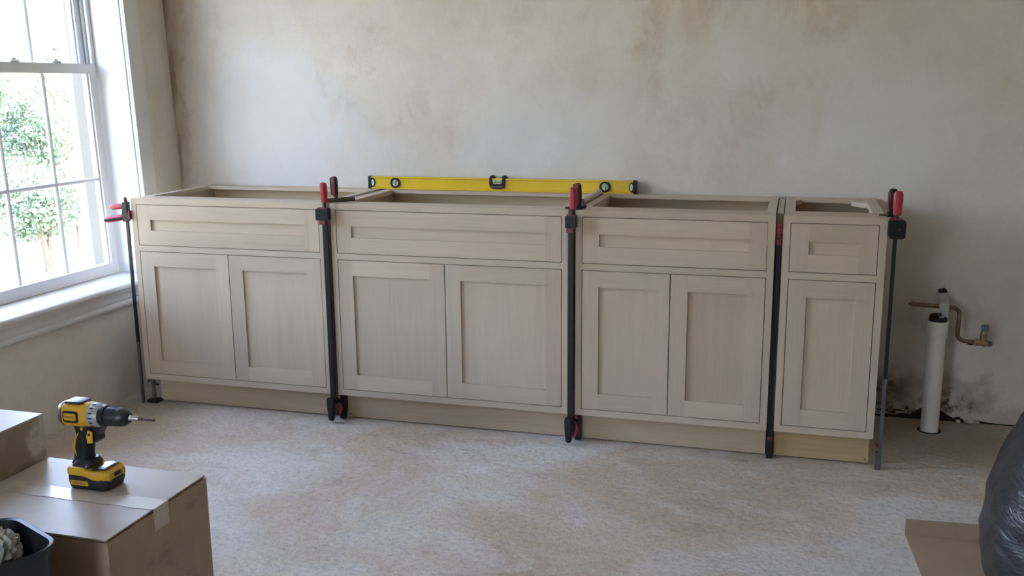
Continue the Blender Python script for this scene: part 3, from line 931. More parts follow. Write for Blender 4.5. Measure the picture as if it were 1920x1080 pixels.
# levelling foot under the first cabinet's corner
t = tag(empty('levelling_foot', (0.012, 0.030, 0)), 'black screw levelling foot under the window-side corner of the first cabinet', 'levelling foot')
bm = bmesh.new(); loft(bm, [[(p[0], p[1], z) for p in rrect(0.056 * s, 0.044 * s, 0.005, 3)] for z, s in ((0, 1.0), (0.008, 1.0), (0.014, 0.7), (0.016, 0.4))])
finish('base', bm, 'black', t)
bm = bmesh.new(); lathe(bm, [(0.006, 0.010), (0.0062, 0.022), (0.010, 0.028), (0.011, 0.036), (0.007, 0.046), (0.006, 0.07), (0.009, 0.078), (0.011, 0.084), (0.008, 0.0895), (0.007, 0.11)], (0, 0, 0), (0, 0, 1), 12)
finish('stem', bm, 'bronze', t)
bm = bmesh.new(); prism(bm, [(-0.020, 0.088), (0.0, 0.092), (0.030, 0.106), (0.030, 0.110), (-0.006, 0.110), (-0.020, 0.097)], 'y', -0.012, 0.012)
finish('bracket', bm, 'bronze', t, 0.0015)
bx('lever', 0.006, 0.026, -0.004, 0.004, 0.074, 0.080, 'bar', t, 0.001)

# ------------------------------------------------------------------ spirit level
LX = 1.398
t = tag(empty('spirit_level', (LX, 0.570, TOPZ)), 'long yellow spirit level standing on the cabinet backs against the wall', 'spirit level')
hl = 0.591
bm = bmesh.new()
prof = [(-0.0135, 0.0), (0.0135, 0.0), (0.0135, 0.0055), (0.0095, 0.0075), (0.0095, 0.0455), (0.0135, 0.0475), (0.0135, 0.053), (-0.0135, 0.053), (-0.0135, 0.0475), (-0.0095, 0.0455), (-0.0095, 0.0075), (-0.0135, 0.0055)]
prism(bm, prof, 'x', -hl + 0.012, hl - 0.012)
beam = finish('beam', bm, 'level', t, 0.0006)
for s in (-1, 1):
    bm = bmesh.new()
    xs = sorted((s * (hl - 0.014), s * hl))
    prism(bm, rrect(0.029, 0.0545, 0.003, 3, 0, 0.0268), 'x', *xs)
    c = finish('end_cap', bm, 'black', t, 0.0012)
    # cap lip overlapping the web, with a pale oval hand slot
    bm = bmesh.new()
    pts = [(s * (hl - 0.010), 0.004), (s * (hl - 0.022), 0.006)] + [(s * (hl - 0.022 - 0.010 * math.sin(PI * i / 8)), 0.006 + 0.041 * i / 8) for i in range(1, 8)] + [(s * (hl - 0.022), 0.047), (s * (hl - 0.010), 0.049)]
    prism(bm, pts, 'y', -0.0125, -0.0085)
    finish('cap_lip', bm, 'black', c)
    bm = bmesh.new()
    prism(bm, [(s * (hl - 0.021) + 0.006 * math.cos(2 * PI * i / 18), 0.0265 + 0.0145 * math.sin(2 * PI * i / 18)) for i in range(18)], 'y', -0.0135, -0.0120)
    finish('oval_inlay', bm, 'vial_pale', c)
for vx in (0.934 - LX, 1.859 - LX):
    bm = bmesh.new(); ring(bm, (vx, -0.0095, 0.0265), (0, -1, 0), 0.0145, 0.0225, 0.0065)
    rg = finish('vial_ring', bm, 'black', t, 0.0012)
    bm = bmesh.new(); lathe(bm, [(0.0148, 0), (0.0148, 0.003)], (vx, -0.0095, 0.0265), (0, -1, 0), 24)
    finish('vial_lens', bm, 'vial_pale', rg)
    bm = bmesh.new(); tube(bm, [(vx, -0.0125, 0.0145), (vx, -0.0125, 0.0385)], 0.0052, 12)
    finish('vial_tube', bm, 'vial', rg)
    for dz in (-0.0035, 0.0035):
        bx('mark', vx - 0.0056, vx + 0.0056, -0.0182, -0.0174, 0.0265 + dz - 0.0006, 0.0265 + dz + 0.0006, 'vial_line', rg, 0)
# centre vial in a black saddle
bm = bmesh.new()
outer = [(-0.034, 0.056), (-0.034, 0.026), (-0.030, 0.014), (-0.020, 0.010), (0.020, 0.010), (0.030, 0.014), (0.034, 0.026), (0.034, 0.056), (0.024, 0.056), (0.022, 0.036), (0.016, 0.030), (-0.016, 0.030), (-0.022, 0.036), (-0.024, 0.056)]
prism(bm, outer, 'y', -0.0165, -0.0085)
sd_o = finish('vial_saddle', bm, 'black', t, 0.001)
bx('saddle_band', -0.027, 0.027, -0.0178, -0.0160, 0.016, 0.022, 'bronze', sd_o, 0.001)
bx('saddle_window', -0.0205, 0.0205, -0.0130, -0.0085, 0.030, 0.0525, 'vial_pale', sd_o, 0.001)
bm = bmesh.new(); tube(bm, [(-0.016, -0.0145, 0.041), (0, -0.0145, 0.0418), (0.016, -0.0145, 0.041)], 0.0058, 12)
finish('vial_tube', bm, 'vial', sd_o)
for dx in (-0.006, 0.006):
    bx('mark', dx - 0.0006, dx + 0.0006, -0.0212, -0.0200, 0.0365, 0.0470, 'vial_line', sd_o, 0)
for dx, w in ((-0.026, 0.013), (0.028, 0.012)):
    bm = bmesh.new()
    prism(bm, [(dx - w, 0.053), (dx + w, 0.053), (dx + w * 0.7, 0.061), (dx, 0.066), (dx - w * 0.8, 0.062)], 'y', 0.002, 0.0165)
    finish('saddle_lug', bm, 'black', sd_o, 0.0012)

# ------------------------------------------------------------------ pipes on the right
PX, PY = 3.148, 0.470
t = tag(empty('drain_pipe', (PX, PY, 0)), 'upright cream plastic drain pipe stub rising from the floor', 'pipe')
bm = bmesh.new()
lathe(bm, [(0.0325, 0.0), (0.0325, 0.375)], (0, 0, 0), (0, 0, 1), 28)
finish('pipe', bm, 'pvc', t)
bm = bmesh.new()
lathe(bm, [(0.0345, 0.368), (0.0375, 0.374), (0.0385, 0.430), (0.0395, 0.4345), (0.0340, 0.4345), (0.0335, 0.40), (0.001, 0.40)], (0, 0, 0), (0, 0, 1), 28)
cp = finish('coupling', bm, 'pvc', t)
bm = bmesh.new(); lathe(bm, [(0.0325, 0.400), (0.0325, 0.432), (0.0315, 0.446), (0.025, 0.449), (0.024, 0.43), (0.001, 0.42)], (0, 0, 0), (0, 0, 1), 24)
finish('rubber_seal', bm, 'black_soft', cp)
bm = bmesh.new(); tube(bm, [(-0.030, -0.006, 0.455), (-0.012, -0.016, 0.461), (0.008, -0.012, 0.460)], [0.004, 0.007, 0.005], 8)
finish('rubber_tab', bm, 'black_soft', cp)
bm = bmesh.new(); ring(bm, (0, 0, 0.0), (0, 0, 1), 0.033, 0.043, 0.0015)
finish('floor_gap', bm, 'hole', t)

t = tag(empty('copper_pipe', (3.20, 0.50, 0.355)), 'bent copper water pipe with brass valve and blue cap by the drain', 'pipe')
def arc(c, r, a0, a1, n=6):
    return [(c[0] + r * math.cos(a0 + (a1 - a0) * i / n), 0, c[1] + r * math.sin(a0 + (a1 - a0) * i / n)) for i in range(n + 1)]
ox, oz = 3.20, 0.355
path = [(3.062 - ox, 0, 0.4865 - oz), (3.12 - ox, 0, 0.484 - oz), (3.190 - ox, 0, 0.481 - oz)]
path += arc((3.198 - ox, 0.454 - oz), 0.027, PI / 2 * 0.95, 0.0)
path += [(3.2245 - ox, 0, 0.41 - oz)]
path += arc((3.2500 - ox, 0.3800 - oz), 0.026, PI, PI * 1.48)
path += [(3.262 - ox, 0, 0.3535 - oz), (3.292 - ox, 0, 0.3525 - oz)]
bm = bmesh.new(); tube(bm, path, 0.0078, 12)
finish('tube', bm, 'copper', t)
bm = bmesh.new(); lathe(bm, [(0.0078, 0), (0.0095, 0.004), (0.0092, 0.010), (0.0055, 0.017), (0.0035, 0.024)], (3.066 - ox, 0, 0.4864 - oz), (-1, 0, 0.03), 12)
finish('crimped_end', bm, 'copper', t)
bm = bmesh.new(); lathe(bm, [(0.0085, 0), (0.0115, 0.003), (0.0115, 0.007)], (3.281 - ox, 0, 0.3525 - oz), (1, 0, -0.05), 14)
finish('sleeve', bm, 'chrome', t)
bm = bmesh.new(); lathe(bm, [(0.0135, 0), (0.0135, 0.016), (0.010, 0.018), (0.0125, 0.024), (0.0150, 0.032), (0.0125, 0.042), (0.008, 0.044)], (3.287 - ox, 0, 0.352 - oz), (1, 0, -0.06), 8)
vb = finish('valve_body', bm, 'brass', t, angle=25)
bm = bmesh.new(); lathe(bm, [(0.0105, 0), (0.0115, 0.012), (0.0125, 0.022), (0.0125, 0.034), (0.011, 0.046)], (3.313 - ox, 0, 0.352 - oz), (0.06, 0, 1), 12)
finish('valve_stem', bm, 'brass', vb)
bm = bmesh.new(); lathe(bm, [(0.0112, 0), (0.0125, 0.006), (0.0138, 0.018), (0.0115, 0.022)], (3.3155 - ox, 0, 0.397 - oz), (0.10, 0, 1), 12)
finish('valve_cap', bm, 'blue', vb)
bm = bmesh.new(); lathe(bm, [(0.0085, 0), (0.0105, 0.004), (0.0105, 0.012), (0.005, 0.016)], (3.330 - ox, -0.001, 0.3485 - oz), (1, 0, -0.05), 8)
finish('outlet_nut', bm, 'navy', vb)
# grey strap from the wall over the copper pipe into the drain
bm = bmesh.new()
cv = [(WY - 0.002, 0.512), (WY - 0.03, 0.516), (0.545, 0.512), (0.510, 0.506), (0.489, 0.496), (0.486, 0.478), (0.484, 0.455), (0.480, 0.428)]
secs = []
for i, (y, z) in enumerate(cv):
    w = 0.034 if i < 6 else 0.031
    y2, z2 = cv[min(i + 1, len(cv) - 1)]; y1_, z1_ = cv[max(i - 1, 0)]
    ty, tz = y2 - y1_, z2 - z1_
    ln = math.hypot(ty, tz); ny, nz = tz / ln, -ty / ln
    secs.append([(-w / 2, y + ny * 0.003, z + nz * 0.003), (w / 2, y + ny * 0.003, z + nz * 0.003), (w / 2, y - ny * 0.003, z - nz * 0.003), (-w / 2, y - ny * 0.003, z - nz * 0.003)])
loft(bm, [[(p[0] + 0.018, p[1] - 0.5, p[2] - 0.43) for p in s] for s in secs])
o = finish('pipe_strap', bm, 'grey_strap', None, 0.0015, loc=(3.150, 0.5, 0.43))
tag(o, 'pale grey strap holding the copper pipe over the drain stub', 'strap')

# ------------------------------------------------------------------ cardboard box with drill
BX0, BX1, BY0, BY1, BH = 0.894, 1.328, -1.902, -1.558, 0.44
bcx, bcy = (BX0 + BX1) / 2, (BY0 + BY1) / 2
t = tag(empty('cardboard_box', (bcx, bcy, 0)), 'closed brown cardboard box carrying the cordless drill', 'box', 'cardboard boxes')
w2, d2 = (BX1 - BX0) / 2, (BY1 - BY0) / 2
th = 0.004
for nm, a in (('side_panel', (w2 - th, w2, -d2, d2)), ('side_panel', (-w2, -w2 + th, -d2, d2)), ('side_panel', (-w2 + th, w2 - th, -d2, -d2 + th)), ('side_panel', (-w2 + th, w2 - th, d2 - th, d2))):
    bx(nm, a[0], a[1], a[2], a[3], 0, BH - 0.0065, 'card_dirty' if a[0] > 0.1 else 'card', t, 0.0012)
bx('bottom_panel', -w2 + th, w2 - th, -d2 + th, d2 - th, 0.0, th, 'card', t, 0)
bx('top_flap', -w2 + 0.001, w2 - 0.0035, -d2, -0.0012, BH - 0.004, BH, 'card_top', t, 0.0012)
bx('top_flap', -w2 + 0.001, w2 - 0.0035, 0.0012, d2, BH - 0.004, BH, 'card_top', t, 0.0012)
bx('inner_flap', -w2 + 0.006, w2 - 0.010, -d2 + 0.006, d2 - 0.006, BH - 0.009, BH - 0.0055, 'card', t, 0)
# tape along the seam, folding over the right edge
bm = bmesh.new()
N = 26
secs = []
for i in range(N + 1):
    x = -w2 + 0.0 + (2 * w2 + 0.0005) * i / N
    secs.append([(x, -0.026 + 0.0015 * math.sin(i * 1.3), BH + 0.0005 + 0.0006 * abs(math.sin(i * 0.9))), (x, 0.0, BH + 0.0007), (x, 0.026 + 0.0015 * math.sin(i * 1.7), BH + 0.0005 + 0.0006 * abs(math.sin(i * 1.4)))])
for z in (BH - 0.01, BH - 0.05):
    secs.append([(w2 + 0.0006, -0.026, z), (w2 + 0.0006, 0.0, z), (w2 + 0.0006, 0.026, z)])
rings = loft(bm, secs, close=False, cap=False)
finish('tape', bm, 'tape', t)

# second, higher box behind it
t = tag(empty('cardboard_box', (0.655, -1.80, 0)), 'taller cardboard box with peeled pale side at the left edge, behind the drill box', 'box', 'cardboard boxes')
w3, d3, H3 = 0.231, 0.245, 0.55
for a in ((w3 - th, w3, -d3, d3), (-w3, -w3 + th, -d3, d3), (-w3 + th, w3 - th, -d3, -d3 + th), (-w3 + th, w3 - th, d3 - th, d3)):
    bm = bmesh.new(); box(bm, a[0], a[1], a[2], a[3], 0, H3 - 0.004)
    finish('side_panel', bm, 'card_peeled', t, 0.0015)
bx('bottom_panel', -w3 + th, w3 - th, -d3 + th, d3 - th, 0.0, th, 'card', t, 0)
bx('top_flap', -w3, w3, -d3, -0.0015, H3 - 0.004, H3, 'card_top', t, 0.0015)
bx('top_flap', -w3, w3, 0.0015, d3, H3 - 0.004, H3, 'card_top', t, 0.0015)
bm = bmesh.new()
secs = [[(-w3 + 2 * w3 * i / 16, -0.026, H3 + 0.0006), (-w3 + 2 * w3 * i / 16, 0.026, H3 + 0.0006)] for i in range(17)]
loft(bm, secs, close=False, cap=False)
finish('tape', bm, 'tape', t)

# ------------------------------------------------------------------ cordless drill (points along +x)
DX, DY = 1.118, -1.668
t = tag(empty('cordless_drill', (DX, DY, BH)), 'yellow and black cordless drill standing on its battery on the box', 'drill')
AZ = 0.1665       # axis height above the box
def ring_yz(x, w, h, r, cy=0.0, cz=AZ, n=5):
    return [(x, p[0], p[1]) for p in rrect(w, h, r, n, cy, cz)]
def shift(secs, dx=0.0):
    return [[(p[0] + dx, p[1], p[2]) for p in s] for s in secs]
# motor housing
bm = bmesh.new()
loft(bm, [ring_yz(-0.066, 0.036, 0.042, 0.014), ring_yz(-0.062, 0.046, 0.052, 0.017), ring_yz(-0.050, 0.050, 0.056, 0.018), ring_yz(-0.010, 0.051, 0.057, 0.020), ring_yz(0.012, 0.050, 0.055, 0.023)])
body = finish('housing', bm, 'drill_yellow', t)
bm = bmesh.new()
loft(bm, [ring_yz(-0.0685, 0.030, 0.038, 0.012), ring_yz(-0.0670, 0.042, 0.048, 0.016), ring_yz(-0.0555, 0.0525, 0.0545, 0.018)])
finish('rear_cap', bm, 'drill_dark', body)
bm = bmesh.new()
loft(bm, [ring_yz(-0.050, 0.034, 0.004, 0.0015, 0, AZ + 0.0285), ring_yz(-0.046, 0.038, 0.006, 0.002, 0, AZ + 0.0285), ring_yz(-0.012, 0.038, 0.006, 0.002, 0, AZ + 0.0290), ring_yz(-0.006, 0.030, 0.004, 0.0015, 0, AZ + 0.0290)])
finish('top_grip', bm, 'drill_dark', body)
for s in (-1, 1):
    y0_, y1__ = sorted((s * 0.0238, s * 0.0268))
    bm = bmesh.new(); prism(bm, [(p[0], p[1]) for p in rrect(0.040, 0.027, 0.006, 4, -0.030, AZ - 0.001)], 'y', y0_, y1__)
    bd = finish('badge_frame', bm, 'drill_dark', body, 0.0008)
    y0_, y1__ = sorted((s * 0.0268, s * 0.0274))
    bm = bmesh.new(); prism(bm, [(p[0], p[1]) for p in rrect(0.031, 0.016, 0.003, 3, -0.031, AZ - 0.001)], 'y', y0_, y1__)
    finish('badge_plate', bm, 'drill_yellow', bd)
# gearbox collar, clutch ring, chuck
bm = bmesh.new(); lathe(bm, [(0.0265, 0.010), (0.0275, 0.014), (0.0270, 0.030), (0.0245, 0.036)], (0, 0, AZ), (1, 0, 0), 28)
gc = finish('torque_collar', bm, 'drill_grey', t)
for k in range(7):
    bm = bmesh.new()
    a = -PI / 2 + (k - 3) * 0.42
    c_ = Vector((0.021, 0.0275 * math.sin(a), AZ + 0.0275 * math.cos(a)))
    box(bm, -0.0045, 0.0045, -0.0007, 0.0007, -0.0014, 0.0014)
    bmesh.ops.rotate(bm, verts=bm.verts, cent=(0, 0, 0), matrix=Matrix.Rotation(-a + PI / 2, 3, 'X'))
    bmesh.ops.translate(bm, verts=bm.verts, vec=c_)
    finish('collar_mark', bm, 'drill_dark', gc)
bm = bmesh.new(); lathe(bm, [(0.0235, 0.034), (0.0245, 0.038), (0.0235, 0.047), (0.0185, 0.050)], (0, 0, AZ), (1, 0, 0), 28)
finish('clutch_ring', bm, 'drill_dark', t)
bm = bmesh.new(); lathe(bm, [(0.0185, 0.048), (0.0212, 0.051), (0.0212, 0.078), (0.0205, 0.081), (0.0205, 0.082), (0.0212, 0.083), (0.0190, 0.094), (0.0125, 0.103), (0.0085, 0.105)], (0, 0, AZ), (1, 0, 0), 24)
ch = finish('chuck', bm, 'drill_dark', t)
for k in range(12):
    a = 2 * PI * k / 12
    bm = bmesh.new(); tube(bm, [(0.054, 0.0206 * math.cos(a), AZ + 0.0206 * math.sin(a)), (0.077, 0.0206 * math.cos(a), AZ + 0.0206 * math.sin(a))], 0.0014, 5)
    finish('chuck_rib', bm, 'drill_dark', ch)
bm = bmesh.new(); lathe(bm, [(0.0085, 0.103), (0.0062, 0.106), (0.0058, 0.108), (0.0058, 0.126), (0.0050, 0.128)], (0, 0, AZ), (1, 0, 0), 12)
bit = finish('bit_shank', bm, 'chrome', t)
# twisted drill bit
bm = bmesh.new()
secs = []
for i in range(25):
    f_ = i / 24
    x = 0.127 + 0.044 * f_
    r0 = 0.0042 * (1 - 0.25 * f_) if f_ < 0.9 else 0.0042 * 0.75 * (1.02 - f_) / 0.12
    s = []
    for k in range(10):
        a = 2 * PI * k / 10
        rr = r0 * (0.72 + 0.28 * abs(math.cos(a)))
        b_ = a + f_ * 9.0
        s.append((x, rr * math.cos(b_), AZ + rr * math.sin(b_)))
    secs.append(s)
loft(bm, secs)
finish('bit_flutes', bm, 'bronze', bit)
# handle
def ring_xy(z, xc, wx, wy, r, n=5):
    return [(p[0], p[1], z) for p in rrect(wx, wy, r, n, xc, 0)]
bm = bmesh.new()
loft(bm, [ring_xy(0.146, -0.014, 0.058, 0.034, 0.012), ring_xy(0.132, -0.012, 0.048, 0.034, 0.013), ring_xy(0.112, -0.014, 0.040, 0.035, 0.014), ring_xy(0.092, -0.020, 0.040, 0.036, 0.015),
          ring_xy(0.074, -0.024, 0.041, 0.036, 0.015), ring_xy(0.062, -0.024, 0.043, 0.038, 0.014), ring_xy(0.054, -0.020, 0.058, 0.044, 0.012)])
hd = finish('handle', bm, 'black_soft', t)
for s in (-1, 1):
    bm = bmesh.new()
    tube(bm, [(-0.020, s * 0.0165, 0.128), (-0.031, s * 0.0175, 0.108), (-0.035, s * 0.0180, 0.090), (-0.030, s * 0.0180, 0.072)], [0.001, 0.0022, 0.0024, 0.001], 6)
    finish('grip_line', bm, 'drill_yellow', hd)
    y0_, y1__ = sorted((s * 0.0155, s * 0.0190))
    bm = bmesh.new(); prism(bm, [(0.002, 0.104), (0.015, 0.106), (0.017, 0.132), (0.006, 0.135), (0.001, 0.120)], 'y', y0_, y1__)
    sw = finish('switch_panel', bm, 'drill_yellow', hd, 0.001)
    bm = bmesh.new(); lathe(bm, [(0.0032, 0), (0.0028, 0.0012)], (0.009, s * 0.019, 0.125), (0, s, 0), 10)
    finish('screw', bm, 'drill_dark', sw)
    bm = bmesh.new(); lathe(bm, [(0.0040, 0), (0.0036, 0.003)], (-0.010, s * 0.0165, 0.137), (0, s, 0), 10)
    finish('direction_button', bm, 'drill_yellow', hd)
bm = bmesh.new()
prism(bm, [(0.012, 0.140), (0.034, 0.142), (0.031, 0.132), (0.025, 0.122), (0.027, 0.112), (0.022, 0.106), (0.010, 0.108)], 'y', -0.011, 0.011)
finish('trigger', bm, 'drill_dark', t, 0.002, 2)
# battery: foot, yellow shell, black base
def ring_b(z, x0, x1, wy, r):
    return [(p[0], p[1], z) for p in rrect(x1 - x0, wy, r, 5, (x0 + x1) / 2, 0)]
bm = bmesh.new()
loft(bm, [ring_b(0.0, -0.046, 0.050, 0.060, 0.014), ring_b(0.003, -0.050, 0.055, 0.066, 0.016), ring_b(0.016, -0.053, 0.059, 0.070, 0.017), ring_b(0.024, -0.053, 0.059, 0.070, 0.017), ring_b(0.030, -0.052, 0.057, 0.068, 0.016)])
bt = finish('battery', bm, 'drill_dark', t)
bm = bmesh.new()
# yellow shell steps up towards the front
secs = []
for x, zt, wy in ((-0.0515, 0.046, 0.056), (-0.046, 0.050, 0.068), (-0.010, 0.050, 0.0715), (0.004, 0.044, 0.0715), (0.020, 0.042, 0.0715), (0.034, 0.045, 0.0715), (0.048, 0.046, 0.068), (0.0585, 0.040, 0.054)):
    zb = 0.030 if x < 0.0 else 0.022 + (0.006 if x < 0.01 else 0)
    secs.append([(x, p[0], p[1]) for p in rrect(wy, zt - zb, 0.006, 3, 0, (zt + zb) / 2)])
loft(bm, secs)
ys_ = finish('battery_shell', bm, 'drill_yellow', t, angle=40)
bm = bmesh.new()
loft(bm, [ring_b(0.047, -0.046, 0.006, 0.058, 0.014), ring_b(0.052, -0.044, 0.010, 0.054, 0.014), ring_b(0.060, -0.040, 0.008, 0.044, 0.014), ring_b(0.064, -0.036, 0.004, 0.038, 0.012)])
finish('foot', bm, 'drill_dark', t)
bm = bmesh.new()
prism(bm, [(0.010, 0.0435), (0.020, 0.043), (0.034, 0.0455), (0.046, 0.0465), (0.046, 0.0495), (0.032, 0.0500), (0.018, 0.0475), (0.010, 0.0460)], 'y', -0.024, 0.024)
rl = finish('release_latch', bm, 'drill_dark', t, 0.001)
bm = bmesh.new(); prism(bm, [(0.022, 0.0488), (0.043, 0.0500), (0.043, 0.0508), (0.022, 0.0496)], 'y', -0.017, 0.017)
finish('charge_gauge', bm, 'screen', rl)
bm = bmesh.new(); prism(bm, rrect(0.046, 0.011, 0.002, 3, -0.016, 0.0155), 'y', -0.0358, -0.0345)
lb = finish('side_label', bm, 'drill_yellow', bt)
bm = bmesh.new(); prism(bm, rrect(0.022, 0.010, 0.003, 3, 0, 0.034), 'x', 0.0575, 0.0592)
finish('end_badge', bm, 'drill_dark', ys_)

def lettering(txt, size, mat, parent, loc, rot):
    cu = bpy.data.curves.new('lettering', 'FONT')
    cu.body = txt
    cu.size = size
    cu.align_x, cu.align_y = 'CENTER', 'CENTER'
    cu.extrude = 0.0001
    tmp = bpy.data.objects.new('lettering_tmp', cu)
    COL.objects.link(tmp)
    dg = bpy.context.evaluated_depsgraph_get()
    me = bpy.data.meshes.new_from_object(tmp.evaluated_get(dg))
    bpy.data.objects.remove(tmp)
    bpy.data.curves.remove(cu)
    me.materials.clear()
    me.materials.append(M[mat])
    o = bpy.data.objects.new('lettering', me)
    COL.objects.link(o)
    o.parent = parent
    o.location, o.rotation_euler = loc, rot
    return o
lettering('DEWALT', 0.0072, 'drill_black_letter', [c for c in body.children if c.name.startswith('badge_frame')][0], (-0.031, -0.0276, AZ - 0.001), (PI / 2, 0, 0))
lettering('DEWALT', 0.0085, 'drill_black_letter', bt, (-0.016, -0.0361, 0.0155), (PI / 2, 0, 0))

# ------------------------------------------------------------------ black bin with scraps
BZ = 0.48
bcx, bcy = 1.150, -2.110
BIN_R = -0.41
t = tag(empty('plastic_bin', (bcx, bcy, 0), BIN_R), 'black plastic bin full of scraps at the lower left corner', 'bin')
W_, D_ = 0.210, 0.330
bm = bmesh.new()
def brc(z, s, r=0.045):
    return [(p[0], p[1], z) for p in rrect(W_ * s, D_ * s, r * s, 6)]
loft(bm, [brc(0, 0.80), brc(0.006, 0.82), brc(BZ - 0.012, 0.97), brc(BZ - 0.010, 1.0), brc(BZ - 0.001, 1.005), brc(BZ, 0.995), brc(BZ - 0.002, 0.955), brc(BZ - 0.02, 0.945), brc(BZ - 0.138, 0.92)])
finish('shell', bm, 'bin', t, angle=40)
def crumple(name, label, mat, x, y, z, r, seed, sz=1.0, amp=0.55):
    bm = bmesh.new()
    bmesh.ops.create_icosphere(bm, subdivisions=4, radius=r)
    for v in bm.verts:
        p = v.co / r
        q = p * 2.3 + Vector((seed * 3.1, seed, seed * 1.9))
        k = 1 - amp * abs(noise.noise(q)) * 1.3 - 0.22 * abs(noise.noise(q * 2.6)) - 0.10 * abs(noise.noise(q * 6))
        v.co *= k
        v.co.z *= sz
    x, y = bcx + x * math.cos(BIN_R) - y * math.sin(BIN_R), bcy + x * math.sin(BIN_R) + y * math.cos(BIN_R)
    o = finish(name, bm, mat, None, smooth=True, loc=(x, y, z), angle=60)
    return tag(o, label, 'scrap', 'scraps in the black bin')
crumple('crumpled_paper', 'large crumpled pale paper in the middle of the black bin', 'paper', -0.022, 0.020, BZ - 0.045, 0.056, 1.0, 0.95)
crumple('crumpled_paper', 'twisted pale paper at the far end of the black bin', 'paper', -0.030, 0.105, BZ - 0.040, 0.044, 2.2, 1.4)
crumple('crumpled_paper', 'small crumpled pale paper at the near end of the black bin', 'paper', 0.040, -0.075, BZ - 0.055, 0.044, 4.1, 0.8)
crumple('scrap_lump', 'dark brown lump of debris beside the papers in the black bin', 'debris', 0.050, 0.060, BZ - 0.080, 0.046, 6.0, 0.8)
crumple('scrap_lump', 'brown debris at the near end of the black bin', 'debris', -0.040, -0.085, BZ - 0.090, 0.045, 8.0, 0.7)
bx('fill_floor', -0.088, 0.088, -0.145, 0.145, BZ - 0.1375, BZ - 0.126, 'debris', t, 0.002)

# ------------------------------------------------------------------ cardboard tray and rubbish bag
TX0, TX1, TY0, TY1 = 2.966, 3.72, -1.35, -0.505
t = tag(empty('cardboard_tray', ((TX0 + TX1) / 2, (TY0 + TY1) / 2, 0)), 'flat cardboard sheet with one turned-up edge on the floor by the bag', 'cardboard')
cx_, cy_ = (TX0 + TX1) / 2, (TY0 + TY1) / 2
bm = bmesh.new()
prism(bm, [(TX0 - cx_, TY1 - cy_), (TX0 - cx_ + 0.018, -0.753 - cy_), (TX0 - cx_ + 0.055, TY0 - cy_), (TX1 - cx_, TY0 - cy_), (TX1 - cx_, TY1 - cy_ + 0.05)], 'z', 0.0, 0.004)
finish('base_sheet', bm, 'card', t, 0.001)
bm = bmesh.new()
a0, a1 = Vector((TX0 - cx_, TY1 - cy_ - 0.006, 0.004)), Vector((TX1 - cx_, TY1 - cy_ + 0.044, 0.004))
dn = (a1 - a0).normalized()
nrm = Vector((-dn.y, dn.x, 0)) * 0.004
lift = Vector((0.0, 0.006, 0.047))
loft(bm, [[a0, a0 + nrm, a0 + nrm + lift, a0 + lift], [a1, a1 + nrm, a1 + nrm + lift, a1 + lift]])
finish('turned_up_flap', bm, 'card', t, 0.001)

bm = bmesh.new()
NB, NH = 120, 90
bag_c = Vector((3.412, -0.90, 0.0045))
prof = [(0.0, 0.20), (0.03, 0.255), (0.10, 0.293), (0.20, 0.308), (0.30, 0.308), (0.40, 0.292), (0.48, 0.262), (0.54, 0.222), (0.595, 0.165), (0.635, 0.105), (0.69, 0.055), (0.715, 0.035), (0.74, 0.05), (0.78, 0.085), (0.80, 0.075)]
def prof_r(z):
    for (z0, r0), (z1, r1) in zip(prof, prof[1:]):
        if z <= z1:
            f_ = (z - z0) / (z1 - z0)
            return r0 + (r1 - r0) * f_
    return prof[-1][1]
secs = []
for j in range(NH + 1):
    z = 0.80 * j / NH
    r = prof_r(z)
    s = []
    for i in range(NB):
        a = 2 * PI * i / NB
        p = Vector((math.cos(a), math.sin(a), z * 3.2))
        nz = noise.noise(p * 1.1 + Vector((3, 1, 0))) * 0.05
        rid = (0.5 - abs(noise.noise(Vector((math.cos(a) * 2.6, math.sin(a) * 2.6, z * 11 + math.sin(a * 3) * 0.7))))) * 0.030
        fin = noise.noise(Vector((math.cos(a) * 7, math.sin(a) * 7, z * 26))) * 0.007
        pl = max(0.0, (z - 0.45) / 0.3) * 0.16 * math.sin(a * 11 + 2 * noise.noise(p))
        k = 1 + nz + rid + fin + pl
        s.append((r * k * math.cos(a), r * k * math.sin(a), z))
    secs.append(s)
loft(bm, secs)
o = finish('trash_bag', bm, 'bag', None, loc=bag_c, angle=70)
tag(o, 'full black plastic rubbish bag at the right edge of the photo', 'trash bag')

# ------------------------------------------------------------------ outside
GZ = -2.0
bm = bmesh.new(); box(bm, -60, C - 0.9, -40, 60, GZ - 0.2, GZ)
struct(finish('ground', bm, 'lawn'), 'bright dry lawn outside the window')

